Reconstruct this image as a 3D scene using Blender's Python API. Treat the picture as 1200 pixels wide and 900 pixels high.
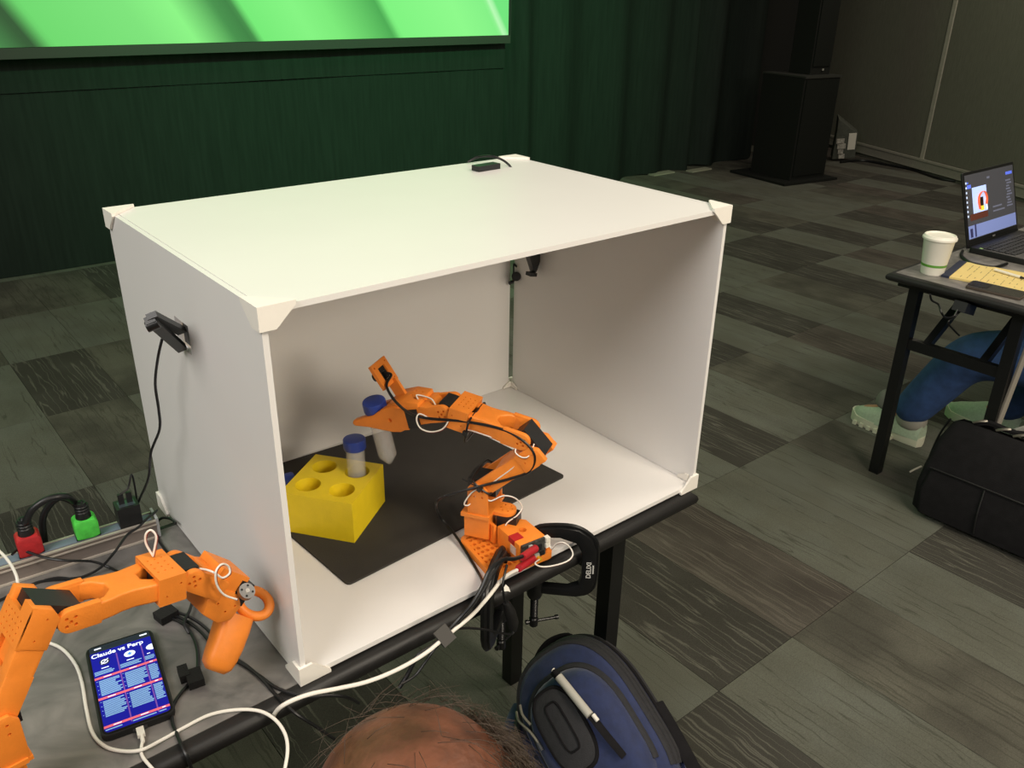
import bpy, bmesh, math, random
from mathutils import Vector as V, Matrix
R = math.radians
for o in list(bpy.data.objects): bpy.data.objects.remove(o)
SC = bpy.context.scene
COL = SC.collection
rng = random.Random(7)

# ------------------------------------------------------------------ camera, world, lights, exposure
CAM = V((-0.3183, -0.7893, 1.5454)); FPX = 999.8
CR = V((0.77421, -0.63272, 0.01630)); CD = V((-0.25638, -0.33705, -0.90591)); CF = V((0.57868, 0.69719, -0.42316))
cam = bpy.data.cameras.new('camera'); camo = bpy.data.objects.new('camera', cam); COL.objects.link(camo)
cam.sensor_width = 36; cam.lens = 36 * FPX / 1200; cam.clip_start = .02
m = Matrix((( CR.x, -CD.x, -CF.x, CAM.x), (CR.y, -CD.y, -CF.y, CAM.y), (CR.z, -CD.z, -CF.z, CAM.z), (0, 0, 0, 1)))
camo.matrix_world = m
SC.camera = camo
SC.view_settings.view_transform = 'Standard'; SC.view_settings.look = 'None'
SC.view_settings.gamma = 1; SC.view_settings.exposure = 0; SC.view_settings.use_curve_mapping = False
w = bpy.data.worlds.new('world'); SC.world = w; w.use_nodes = True
w.node_tree.nodes['Background'].inputs[0].default_value = (1.0, .93, .80, 1)
w.node_tree.nodes['Background'].inputs[1].default_value = .15

def lamp(name, kind, loc, target, power, color, size=.3, spot=None, blend=1):
    d = bpy.data.lights.new(name, kind); d.energy = power; d.color = color
    if kind == 'AREA': d.shape = 'DISK'; d.size = size
    else: d.shadow_soft_size = size
    if spot: d.spot_size = R(spot); d.spot_blend = blend
    o = bpy.data.objects.new(name, d); COL.objects.link(o); o.location = loc
    o.rotation_euler = (V(target) - V(loc)).to_track_quat('-Z', 'Y').to_euler()
    return o
WARM = (1.0, .88, .72)
lamp('downlight_or_fill', 'AREA', (0.9, -1.9, 3.3), (0.4, -.1, .8), 58, WARM, .9)
lamp('downlight_or_fill', 'AREA', (0.5, -5.2, 3.0), (0.4, .3, .9), 118, WARM, 1.6)  # added wide frontal fill, brightens the back wall inside the box
lamp('downlight_or_fill', 'AREA', (-2.2, -0.6, 3.3), (-1.0, 0.3, .8), 86, (1, .95, .90), 2.0)  # added wide side fill, brightens the left panel of the box
lamp('downlight_or_fill', 'AREA', (2.6, -0.5, 3.3), (2.4, 0.3, .0), 26, WARM, .8)
lamp('downlight_or_fill', 'AREA', (3.8, 2.0, 3.4), (3.8, 2.0, 0), 12, WARM, .8)
lamp('downlight_or_fill', 'AREA', (-.6, 2.0, 3.4), (-.6, 2.2, 0), 7, WARM, .8)
lamp('downlight_or_fill', 'AREA', (6.6, 1.8, 3.4), (7.3, 2.2, .8), 30, WARM, .8)
lamp('curtain_glow_spot', 'SPOT', (2.4, -.5, 3.4), (3.0, 4.5, 1.75), 1350, (.20, 1, .36), .1, 68, 1)  # added unseen green spot, imitates the screen's glow on the curtain

# ------------------------------------------------------------------ helpers
def at(px, py, x=None, y=None, z=None, d=None):
    "point of the room seen at a pixel, on the plane x=, y= or z= (metres), or at distance d"
    r = (CR * ((px - 600) / FPX) + CD * ((py - 450) / FPX) + CF)
    if d is not None: return CAM + r.normalized() * d
    t = (z - CAM.z) / r.z if z is not None else ((x - CAM.x) / r.x if x is not None else (y - CAM.y) / r.y)
    return CAM + r * t
def lin(h):
    h = h.lstrip('#'); o = []
    for i in (0, 2, 4):
        c = int(h[i:i + 2], 16) / 255
        o.append(c / 12.92 if c <= .04045 else ((c + .055) / 1.055) ** 2.4)
    return tuple(o) + (1,)
MATS = {}
def mat(name, color, rough=.5, metal=0, var=0, scale=40, bump=0, bscale=300, emit=0, alpha=1, spec=.5, sheen=0, stretch=None, coat=0):
    if name in MATS: return MATS[name]
    mt = bpy.data.materials.new(name); mt.use_nodes = True; MATS[name] = mt
    nt = mt.node_tree; N = nt.nodes; L = nt.links; b = N['Principled BSDF']
    c = lin(color) if isinstance(color, str) else tuple(color)
    b.inputs['Base Color'].default_value = c; b.inputs['Roughness'].default_value = rough
    b.inputs['Metallic'].default_value = metal; b.inputs['Specular IOR Level'].default_value = spec
    b.inputs['Alpha'].default_value = alpha
    if sheen: b.inputs['Sheen Weight'].default_value = sheen
    if coat: b.inputs['Coat Weight'].default_value = coat
    if emit: b.inputs['Emission Color'].default_value = c; b.inputs['Emission Strength'].default_value = emit
    tc = N.new('ShaderNodeTexCoord'); mp = N.new('ShaderNodeMapping'); L.new(tc.outputs['Object'], mp.inputs[0])
    if stretch: mp.inputs['Scale'].default_value = stretch
    if var:
        n = N.new('ShaderNodeTexNoise'); n.inputs['Scale'].default_value = scale; n.inputs['Detail'].default_value = 5
        L.new(mp.outputs[0], n.inputs['Vector'])
        mr = N.new('ShaderNodeMapRange'); mr.inputs[1].default_value = .3; mr.inputs[2].default_value = .7
        mr.inputs[3].default_value = 1 - var; mr.inputs[4].default_value = 1 + var; L.new(n.outputs[0], mr.inputs[0])
        mx = N.new('ShaderNodeMix'); mx.data_type = 'RGBA'; mx.blend_type = 'MULTIPLY'; mx.inputs[0].default_value = 1
        mx.inputs[6].default_value = c; L.new(mr.outputs[0], mx.inputs[7]); L.new(mx.outputs[2], b.inputs['Base Color'])
    if bump:
        n2 = N.new('ShaderNodeTexNoise'); n2.inputs['Scale'].default_value = bscale; n2.inputs['Detail'].default_value = 3
        L.new(mp.outputs[0], n2.inputs['Vector'])
        bp = N.new('ShaderNodeBump'); bp.inputs['Strength'].default_value = bump; bp.inputs['Distance'].default_value = .002
        L.new(n2.outputs[0], bp.inputs['Height']); L.new(bp.outputs[0], b.inputs['Normal'])
    return mt
def frame(o, x, z):
    "matrix with origin o, x axis x and z axis as near z as can be"
    x = V(x).normalized(); y = V(z).cross(x).normalized(); z = x.cross(y)
    return Matrix(((x.x, y.x, z.x, o[0]), (x.y, y.y, z.y, o[1]), (x.z, y.z, z.z, o[2]), (0, 0, 0, 1)))
ID = Matrix.Identity(4)
def smooth_path(pts, n=6, closed=False):
    pts = [V(p) for p in pts]; out = []; k = len(pts)
    rngk = range(k if closed else k - 1)
    for i in rngk:
        p0 = pts[(i - 1) % k] if closed or i else pts[0]; p1 = pts[i]; p2 = pts[(i + 1) % k]
        p3 = pts[(i + 2) % k] if closed or i + 2 < k else pts[-1]
        for j in range(n):
            t = j / n
            out.append(.5 * ((2 * p1) + (p2 - p0) * t + (2 * p0 - 5 * p1 + 4 * p2 - p3) * t * t + (3 * p1 - p0 - 3 * p2 + p3) * t ** 3))
    if not closed: out.append(pts[-1])
    return out
class MB:
    def __init__(s): s.bm = bmesh.new()
    def faces(s, pts, fs, M=ID):
        vs = [s.bm.verts.new(M @ V(p)) for p in pts]
        out = []
        for f in fs:
            try: out.append(s.bm.faces.new([vs[i] for i in f]))
            except ValueError: pass
        return vs, out
    def _bev(s, vs, b, seg=2):
        if b:
            vset = set(vs)
            es = [e for e in s.bm.edges if e.verts[0] in vset and e.verts[1] in vset and len(e.link_faces) == 2 and e.calc_face_angle(0) > .6]
            bmesh.ops.bevel(s.bm, geom=es, offset=b, segments=seg, affect='EDGES', profile=.6, clamp_overlap=True)
    def box(s, lo, hi, M=ID, bev=0, seg=2):
        (a, b, c), (d, e, f) = lo, hi
        vs, _ = s.faces([(a, b, c), (d, b, c), (d, e, c), (a, e, c), (a, b, f), (d, b, f), (d, e, f), (a, e, f)],
                [(0, 3, 2, 1), (4, 5, 6, 7), (0, 1, 5, 4), (1, 2, 6, 5), (2, 3, 7, 6), (3, 0, 4, 7)], M)
        s._bev(vs, bev, seg); return s
    def prism(s, pts, h0, h1, M=ID, axes='xz', bev=0, seg=2):
        "extrude a 2d outline; axes names the plane of the outline"
        def put(a, b, h):
            return {'xz': (a, h, b), 'xy': (a, b, h), 'yz': (h, a, b)}[axes]
        n = len(pts)
        P = [put(a, b, h0) for a, b in pts] + [put(a, b, h1) for a, b in pts]
        F = [tuple(range(n)), tuple(range(2 * n - 1, n - 1, -1))] + [(i, i + n, (i + 1) % n + n, (i + 1) % n) for i in range(n)]
        vs, fs = s.faces(P, F, M)
        bmesh.ops.recalc_face_normals(s.bm, faces=fs)
        s._bev(vs, bev, seg); return s
    def cyl(s, p0, p1, r0, r1=None, n=20, M=ID, bev=0):
        r1 = r0 if r1 is None else r1
        p0 = M @ V(p0); p1 = M @ V(p1); d = (p1 - p0)
        up = V((0, 0, 1)) if abs(d.normalized().z) < .9 else V((1, 0, 0))
        F = frame(p0, d, up); L = d.length
        P = [(0, r0 * math.cos(2 * math.pi * i / n), r0 * math.sin(2 * math.pi * i / n)) for i in range(n)] + \
            [(L, r1 * math.cos(2 * math.pi * i / n), r1 * math.sin(2 * math.pi * i / n)) for i in range(n)]
        vs, fs = s.faces(P, [tuple(range(n - 1, -1, -1)), tuple(range(n, 2 * n))] + [(i, (i + 1) % n, (i + 1) % n + n, i + n) for i in range(n)], F)
        s._bev(vs, bev); return s
    def tube(s, pts, r, n=8, sm=6, closed=False, flat=None):
        P = smooth_path(pts, sm, closed) if sm else [V(p) for p in pts]
        k = len(P); rs = r if isinstance(r, (list, tuple)) else None
        T = [(P[min(i + 1, k - 1)] - P[max(i - 1, 0)]).normalized() if not closed else (P[(i + 1) % k] - P[i - 1]).normalized() for i in range(k)]
        u = V((0, 0, 1)) if abs(T[0].z) < .9 else V((1, 0, 0)); rings = []
        for i in range(k):
            u = (u - T[i] * u.dot(T[i])).normalized(); v = T[i].cross(u)
            if rs: q = i / (k - 1) * (len(rs) - 1); j = min(int(q), len(rs) - 2); rr = rs[j] + (rs[j + 1] - rs[j]) * (q - j)
            else: rr = r
            fl = flat or 1
            rings.append([s.bm.verts.new(P[i] + u * (rr * fl * math.cos(2 * math.pi * a / n)) + v * (rr * math.sin(2 * math.pi * a / n))) for a in range(n)])
        for i in range(k if closed else k - 1):
            A, B = rings[i], rings[(i + 1) % k]
            for a in range(n): s.bm.faces.new((A[a], A[(a + 1) % n], B[(a + 1) % n], B[a]))
        if not closed: s.bm.faces.new(rings[0][::-1]); s.bm.faces.new(rings[-1])
        return s
    def lathe(s, prof, M=ID, n=32, cap=True):
        "prof: list of (radius, height) about local z"
        rings = [[s.bm.verts.new(M @ V((r * math.cos(2 * math.pi * i / n), r * math.sin(2 * math.pi * i / n), h))) for i in range(n)] for r, h in prof]
        for A, B in zip(rings, rings[1:]):
            for i in range(n): s.bm.faces.new((A[i], A[(i + 1) % n], B[(i + 1) % n], B[i]))
        if cap: s.bm.faces.new(rings[0][::-1]); s.bm.faces.new(rings[-1])
        return s
    def loft(s, secs, M=ID):
        "secs: list of closed rings of points with equal counts"
        rings = [[s.bm.verts.new(M @ V(p)) for p in q] for q in secs]; n = len(rings[0])
        for A, B in zip(rings, rings[1:]):
            for i in range(n): s.bm.faces.new((A[i], A[(i + 1) % n], B[(i + 1) % n], B[i]))
        s.bm.faces.new(rings[0][::-1]); s.bm.faces.new(rings[-1]); return s
    def squad(s, M, rad, e1=.5, e2=.5, nu=32, nv=18):
        "superellipsoid"
        f = lambda c, e: math.copysign(abs(c) ** e, c)
        top = s.bm.verts.new(M @ V((0, 0, rad[2]))); bot = s.bm.verts.new(M @ V((0, 0, -rad[2]))); rings = []
        for j in range(1, nv):
            ph = -math.pi / 2 + math.pi * j / nv
            rings.append([s.bm.verts.new(M @ V((rad[0] * f(math.cos(ph), e1) * f(math.cos(2 * math.pi * i / nu), e2),
                rad[1] * f(math.cos(ph), e1) * f(math.sin(2 * math.pi * i / nu), e2), rad[2] * f(math.sin(ph), e1)))) for i in range(nu)])
        for A, B in zip(rings, rings[1:]):
            for i in range(nu): s.bm.faces.new((A[i], A[(i + 1) % nu], B[(i + 1) % nu], B[i]))
        for i in range(nu):
            s.bm.faces.new((bot, rings[0][(i + 1) % nu], rings[0][i])); s.bm.faces.new((top, rings[-1][i], rings[-1][(i + 1) % nu]))
        return s
    def build(s, name, material, parent=None, smooth=True, loc=None, ang=38):
        bmesh.ops.recalc_face_normals(s.bm, faces=s.bm.faces[:])
        if parent is not None:
            q = parent; L = V(q.location)
            while q.parent: q = q.parent; L = L + V(q.location)
            rel = V((0, 0, 0))
        else:
            if loc is None:
                xs = [v.co for v in s.bm.verts]
                L = V((sum(c.x for c in xs) / len(xs), sum(c.y for c in xs) / len(xs), min(c.z for c in xs)))
            else: L = V(loc)
            rel = L
        for v in s.bm.verts: v.co -= L
        me = bpy.data.meshes.new(name)
        if smooth:
            for f in s.bm.faces: f.smooth = True
            for e in s.bm.edges:
                if len(e.link_faces) == 2 and e.calc_face_angle(0) > R(ang): e.smooth = False
        s.bm.to_mesh(me); s.bm.free()
        o = bpy.data.objects.new(name, me); COL.objects.link(o); o.location = rel; me.materials.append(material)
        if parent is not None: o.parent = parent
        return o
def tag(o, label=None, cat=None, group=None, kind=None):
    for k, v in (('label', label), ('category', cat), ('group', group), ('kind', kind)):
        if v: o[k] = v
    return o
def thing(name, loc, label, cat, group=None):
    o = bpy.data.objects.new(name, None); COL.objects.link(o); o.location = loc; o.empty_display_size = .05
    return tag(o, label, cat, group)
def cut(o, cutter):
    "boolean difference with an MB of cutters (world coordinates)"
    c = cutter.build('cutter', list(MATS.values())[0], smooth=False, loc=(0, 0, 0))
    md = o.modifiers.new('cut', 'BOOLEAN'); md.object = c; md.operation = 'DIFFERENCE'; md.solver = 'EXACT'; md.use_self = True
    dg = bpy.context.evaluated_depsgraph_get(); dg.update()
    me = bpy.data.meshes.new_from_object(o.evaluated_get(dg)); me.name = o.name
    o.modifiers.clear(); old = o.data; o.data = me; bpy.data.meshes.remove(old)
    cm = c.data; bpy.data.objects.remove(c); bpy.data.meshes.remove(cm)
    bm = bmesh.new(); bm.from_mesh(me)
    for f in bm.faces: f.smooth = True
    for e in bm.edges: e.smooth = not (len(e.link_faces) == 2 and e.calc_face_angle(0) > R(38))
    bm.to_mesh(me); bm.free(); me.materials.clear() if False else None
def circ(r, n=16, a0=0, a1=2 * math.pi, c=(0, 0), end=False):
    k = n - 1 if end else n
    return [(c[0] + r * math.cos(a0 + (a1 - a0) * i / k), c[1] + r * math.sin(a0 + (a1 - a0) * i / k)) for i in range(n)]
def text_mesh(body, M, size, name, material, parent, depth=.0002, align='LEFT', bold=0):
    c = bpy.data.curves.new('t', 'FONT'); c.body = body; c.size = size; c.align_x = align; c.extrude = depth; c.offset = bold
    o = bpy.data.objects.new('t', c); COL.objects.link(o)
    dg = bpy.context.evaluated_depsgraph_get(); dg.update()
    me = bpy.data.meshes.new_from_object(o.evaluated_get(dg)); bpy.data.objects.remove(o); bpy.data.curves.remove(c)
    b = MB(); b.bm.from_mesh(me); bpy.data.meshes.remove(me)
    for v in b.bm.verts: v.co = M @ v.co
    return b.build(name, material, parent, smooth=False)

# ------------------------------------------------------------------ materials
ORANGE = mat('orange_print', (.86, .25, .028, 1), .48, var=.05, scale=60, bump=.15, bscale=500)
BLACKP = mat('black_plastic', '#18191a', .42, var=.1)
BLACKS = mat('black_satin_metal', '#101112', .34, metal=.0, var=.15, scale=30, bump=.05)
CABLE = mat('black_cable', '#121314', .4)
WHITEC = mat('white_cable', '#e8e4da', .45)
REDW = mat('red_wire', '#7d1414', .5)
BOARD = mat('white_foam_board', '#e6e4e1', .36, var=.012, scale=6, bump=.04, bscale=60, spec=.55)
BRKT = mat('white_print', '#efebe2', .5, var=.02, bump=.1, bscale=600)
STEEL = mat('steel', '#9a9a98', .35, metal=1)

# ------------------------------------------------------------------ the room
def carpet_mat(name, base, dark, light, streak):
    mt = bpy.data.materials.new(name); mt.use_nodes = True; MATS[name] = mt
    nt = mt.node_tree; N = nt.nodes; L = nt.links; b = N['Principled BSDF']; b.inputs['Roughness'].default_value = .95
    b.inputs['Specular IOR Level'].default_value = .15
    tc = N.new('ShaderNodeTexCoord'); oi = N.new('ShaderNodeObjectInfo')
    off = N.new('ShaderNodeVectorMath'); off.operation = 'SCALE'; off.inputs[0].default_value = (37, 19, 11); L.new(oi.outputs['Random'], off.inputs['Scale'])
    ad = N.new('ShaderNodeVectorMath'); L.new(tc.outputs['Object'], ad.inputs[0]); L.new(off.outputs[0], ad.inputs[1])
    wob = N.new('ShaderNodeTexNoise'); wob.inputs['Scale'].default_value = 14; wob.inputs['Detail'].default_value = 4; L.new(ad.outputs[0], wob.inputs['Vector'])
    ws = N.new('ShaderNodeVectorMath'); ws.operation = 'SCALE'; ws.inputs['Scale'].default_value = .022; L.new(wob.outputs['Color'], ws.inputs[0])
    a2 = N.new('ShaderNodeVectorMath'); L.new(ad.outputs[0], a2.inputs[0]); L.new(ws.outputs[0], a2.inputs[1])
    mp = N.new('ShaderNodeMapping'); mp.inputs['Scale'].default_value = (26, 1.0, 1); L.new(a2.outputs[0], mp.inputs[0])
    n1 = N.new('ShaderNodeTexNoise'); n1.inputs['Scale'].default_value = 1; n1.inputs['Detail'].default_value = 2.5; L.new(mp.outputs[0], n1.inputs['Vector'])
    mp2 = N.new('ShaderNodeMapping'); mp2.inputs['Scale'].default_value = (9, 2.5, 1); L.new(a2.outputs[0], mp2.inputs[0])
    n2 = N.new('ShaderNodeTexNoise'); n2.inputs['Scale'].default_value = 1; n2.inputs['Detail'].default_value = 3; L.new(mp2.outputs[0], n2.inputs['Vector'])
    k_, wdt, strength = streak
    mk = N.new('ShaderNodeMath'); mk.operation = 'MULTIPLY'; mk.inputs[1].default_value = k_; L.new(n1.outputs[0], mk.inputs[0])
    fr = N.new('ShaderNodeMath'); fr.operation = 'FRACT'; L.new(mk.outputs[0], fr.inputs[0])
    sb = N.new('ShaderNodeMath'); sb.operation = 'SUBTRACT'; sb.inputs[1].default_value = .5; L.new(fr.outputs[0], sb.inputs[0])
    ab = N.new('ShaderNodeMath'); ab.operation = 'ABSOLUTE'; L.new(sb.outputs[0], ab.inputs[0])
    ml = N.new('ShaderNodeMapRange'); ml.inputs[1].default_value = 0; ml.inputs[2].default_value = wdt; ml.inputs[3].default_value = strength; ml.inputs[4].default_value = 0
    L.new(ab.outputs[0], ml.inputs[0])
    n5 = N.new('ShaderNodeTexNoise'); n5.inputs['Scale'].default_value = 5; n5.inputs['Detail'].default_value = 2; L.new(ad.outputs[0], n5.inputs['Vector'])
    mb = N.new('ShaderNodeMix'); mb.data_type = 'RGBA'; mb.inputs[6].default_value = lin(base); mb.inputs[7].default_value = lin(dark)
    mq = N.new('ShaderNodeMapRange'); mq.inputs[1].default_value = .40; mq.inputs[2].default_value = .60; L.new(n5.outputs[0], mq.inputs[0]); L.new(mq.outputs[0], mb.inputs[0])
    r1 = N.new('ShaderNodeMix'); r1.data_type = 'RGBA'; L.new(ml.outputs[0], r1.inputs[0]); L.new(mb.outputs[2], r1.inputs[6]); r1.inputs[7].default_value = lin(light)
    mr = N.new('ShaderNodeMapRange'); mr.inputs[1].default_value = .3; mr.inputs[2].default_value = .7; mr.inputs[3].default_value = .88; mr.inputs[4].default_value = 1.12
    L.new(n2.outputs[0], mr.inputs[0])
    n3 = N.new('ShaderNodeTexNoise'); n3.inputs['Scale'].default_value = 420; n3.inputs['Detail'].default_value = 2; L.new(ad.outputs[0], n3.inputs['Vector'])
    mr3 = N.new('ShaderNodeMapRange'); mr3.inputs[1].default_value = .3; mr3.inputs[2].default_value = .7; mr3.inputs[3].default_value = .82; mr3.inputs[4].default_value = 1.18
    L.new(n3.outputs[0], mr3.inputs[0])
    mu = N.new('ShaderNodeMath'); mu.operation = 'MULTIPLY'; L.new(mr.outputs[0], mu.inputs[0]); L.new(mr3.outputs[0], mu.inputs[1])
    mx = N.new('ShaderNodeMix'); mx.data_type = 'RGBA'; mx.blend_type = 'MULTIPLY'; mx.inputs[0].default_value = 1
    L.new(r1.outputs[2], mx.inputs[6]); L.new(mu.outputs[0], mx.inputs[7]); L.new(mx.outputs[2], b.inputs['Base Color'])
    bp = N.new('ShaderNodeBump'); bp.inputs['Strength'].default_value = .4; bp.inputs['Distance'].default_value = .003
    L.new(n3.outputs[0], bp.inputs['Height']); L.new(bp.outputs[0], b.inputs['Normal'])
    return mt
CARPETS = [carpet_mat('carpet_light', '#61625a', '#5d5d54', '#43433b', (3, .035, .8)), carpet_mat('carpet_mid', '#5a584f', '#4b4942', '#403e37', (6, .14, .7)),
           carpet_mat('carpet_dark', '#42403b', '#3d3b36', '#68665d', (7, .12, .75)), carpet_mat('carpet_brown', '#524d47', '#46413c', '#6b665d', (8, .18, .6))]
fl = MB().box((-6, -5, -.02), (14, 7, -.006)).build('floor', CARPETS[1], smooth=False, loc=(0, 0, 0)); tag(fl, kind='structure')
TW, TL = .305, .633
tile_me = None
def pix(p):
    q = V(p) - CAM; return 600 + FPX * q.dot(CR) / max(q.dot(CF), .01), 450 + FPX * q.dot(CD) / max(q.dot(CF), .01), q.dot(CF)
SHADE = {(0, 0): 2, (1, 0): 3, (2, 0): 0, (3, 0): 0, (-1, 0): 0, (-2, 0): 0, (0, -1): 0, (1, -1): 1, (2, -1): 0, (3, -1): 2, (4, -1): 2, (-1, -1): 2, (-2, -1): 2,
         (9, 2): 1, (10, 2): 2, (9, 3): 0, (11, 2): 0, (10, 3): 2, (11, 3): 2, (12, 3): 0, (13, 2): 0, (8, 2): 0, (8, 3): 0, (8, 1): 0, (9, 1): 1,
         (-3, 5): 0, (-4, 5): 1, (-3, 4): 2, (-2, 4): 1, (-4, 4): 0, (-4, 3): 0, (-4, 2): 2, (-3, 3): 1, (-3, 2): 0}
ntile = 0
cand = []
for i in range(-24, 40):
    for j in range(-3, 8):
        x0 = 1.08 + TW * i; y0 = .087 + TL * j
        vis = False
        for fx in (0, .5, 1):
            for fy in (0, .5, 1):
                u, v, d = pix((x0 + TW * fx, y0 + TL * fy, 0))
                if d > .2 and -15 < u < 1215 and -15 < v < 915: vis = True
        if y0 > 4.7 or x0 > 8.9 - .43 * (4.4 - y0): vis = False
        if vis: cand.append(((V((x0, y0, 0)) - CAM).length, i, j))
cand.sort()
rest = MB(); seen = {(i, j) for _, i, j in cand}
for i in range(-12, 28):
    for j in range(-4, 8):
        x0 = 1.08 + TW * i; y0 = .087 + TL * j
        if (i, j) not in seen and x0 < 8.7 - .43 * (4.4 - y0): rest.box((x0 + .0008, y0 + .0008, -.006), (x0 + TW - .0008, y0 + TL - .0008, 0))
for dist, i, j in cand:
    x0 = 1.08 + TW * i; y0 = .087 + TL * j
    h = random.Random(i * 131 + j * 17 + 5).random()
    k = SHADE.get((i, j), 0 if h < .42 else 1 if h < .66 else 2 if h < .88 else 3)
    if ntile >= 300:
        rest.box((x0 + .0008, y0 + .0008, -.006), (x0 + TW - .0008, y0 + TL - .0008, 0)); continue
    if tile_me is None:
        t0 = MB().box((.0008, .0008, -.006), (TW - .0008, TL - .0008, 0), bev=.0012, seg=1).build('carpet_tile', CARPETS[0], fl, smooth=False)
        tile_me = t0.data; o = t0
    else:
        o = t0.copy(); COL.objects.link(o); o.parent = fl
    o.location = (x0, y0, 0); o.material_slots[0].link = 'OBJECT'; o.material_slots[0].material = CARPETS[k]; ntile += 1
if len(rest.bm.verts): tag(rest.build('distant_carpet_tiles', CARPETS[1], fl, smooth=False), kind='stuff')
print('tiles', ntile, len(cand))

DRAPE = mat('black_drape', '#1f2522', .9, var=.15, scale=8, bump=.2, bscale=200, spec=.1, stretch=(6, 6, .4))
wb = MB().box((-6, 4.95, 0), (9.2, 5.05, 4)).build('wall_back', mat('dark_wall', '#191a17', .9), smooth=False); tag(wb, kind='structure')
# angled partition wall on the right
W0 = V((8.72, 5.05, 0)); WD = V((-.395, -.919, 0)).normalized(); WN = V((-WD.y, WD.x, 0)) * -1
WN = V((-.919, .395, 0))
FW = frame(W0, WD, (0, 0, 1))          # x along the wall towards the camera, y = to the right of it
FABRIC = mat('wall_fabric', '#66675b', .95, var=.13, scale=20, bump=.3, bscale=350, spec=.1, stretch=(10, 10, .6))
sgn = 1 if (FW.to_3x3() @ V((0, 1, 0))).dot(WN) > 0 else -1
def wbox(b, x0, x1, d0, d1, z0, z1, bev=0):
    ya, yb = sorted((d0 * sgn, d1 * sgn)); b.box((x0, ya, z0), (x1, yb, z1), FW, bev)
    return b
wr = wbox(MB(), -.3, 9, -.12, 0, 0, 4).build('wall_right', FABRIC, smooth=False); tag(wr, kind='structure')
sx = (at(1083, 190, z=.1) - W0).dot(WD)
for k in range(-2, 5):
    a = sx + k * 1.9
    if a < -.3: a0_ = -.3
    else: a0_ = a + .03
    if a + 1.87 < 0: continue
    wbox(MB(), a0_, a + 1.87, 0, .02, .14, 3.9, .004).build('wall_panel', FABRIC, wr, smooth=False)
SEAM = mat('seam_strip', '#9a988a', .6, var=.08)
for k in range(0, 4):
    wbox(MB(), sx + k * 1.9 - .022, sx + k * 1.9 + .022, 0, .028, .13, 3.9, .004).build('seam_strip', SEAM, wr, smooth=False)
BASEB = mat('grey_baseboard', '#8e8d80', .6, var=.06)
b = MB()
wbox(b, -.3, 9, 0, .03, .035, .13, .004); wbox(b, -.3, 9, .0, .045, .115, .135, .003)
bb = b.build('baseboard_right', BASEB, smooth=False); tag(bb, kind='structure')

# drapes ------------------------------------------------------------
def drape(name, x0, x1, y0, y1, z0, z1, folds, amp, material, label, parent=None, ragged=0):
    n = int((x1 - x0) * 60); rows = 9
    b = MB(); G = []
    for i in range(n + 1):
        s = i / n; x = x0 + (x1 - x0) * s; yb = y0 + (y1 - y0) * s
        ph = folds * x * 2 * math.pi + 1.3 * math.sin(x * 3.1)
        col = []
        for k in range(rows):
            t = k / (rows - 1); A = amp * (1 - .35 * t) * (1 + .4 * math.sin(x * 5.3))
            zz = z0 + (z1 - z0) * t + (ragged * (math.sin(x * 23) * .5 + math.sin(x * 9.1)) if k == 0 else 0)
            col.append((x + .3 * A * math.sin(ph * .5 + t), yb + A * math.sin(ph + .5 * t), max(zz, .002)))
        G.append(col)
    fv = [[b.bm.verts.new(p) for p in c] for c in G]
    bv = [[b.bm.verts.new(V(p) + V((0, .006, 0))) for p in c] for c in G]
    for i in range(n):
        for k in range(rows - 1):
            b.bm.faces.new((fv[i][k], fv[i + 1][k], fv[i + 1][k + 1], fv[i][k + 1]))
            b.bm.faces.new((bv[i][k], bv[i][k + 1], bv[i + 1][k + 1], bv[i + 1][k]))
        for k in (0, rows - 1): b.bm.faces.new((fv[i][k], bv[i][k], bv[i + 1][k], fv[i + 1][k]))
    o = b.build(name, material, parent, ang=70)
    if label: tag(o, label, 'curtain')
    return o
scr = thing('projection_screen', (1.0, 4.40, 0), 'wide projection screen showing a green abstract picture above a black skirt', 'screen')
SCX1 = at(596, 20, y=4.40).x; SCZ0 = at(596, 39, y=4.40).z - .012
# picture surface
mt = bpy.data.materials.new('screen_picture'); mt.use_nodes = True
N = mt.node_tree.nodes; L = mt.node_tree.links; b_ = N['Principled BSDF']
tc = N.new('ShaderNodeTexCoord'); sp = N.new('ShaderNodeSeparateXYZ'); L.new(tc.outputs['Object'], sp.inputs[0])
ma = N.new('ShaderNodeMath'); ma.operation = 'MULTIPLY_ADD'; ma.inputs[1].default_value = .62; L.new(sp.outputs['Z'], ma.inputs[0]); L.new(sp.outputs['X'], ma.inputs[2])
rp = N.new('ShaderNodeValToRGB'); mr = N.new('ShaderNodeMapRange'); mr.inputs[1].default_value = -3.2; mr.inputs[2].default_value = 3.8
mr.clamp = True
L.new(ma.outputs[0], mr.inputs[0]); L.new(mr.outputs[0], rp.inputs[0])
els = rp.color_ramp.elements
def s_of(px, py):
    p = at(px, py, y=4.40); return ((p.x - 1.0) + .62 * p.z + 3.2) / 7.0
b1, b2, b3, b4 = s_of(33, 44), s_of(300, 41), s_of(465, 40), s_of(590, 38)
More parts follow.
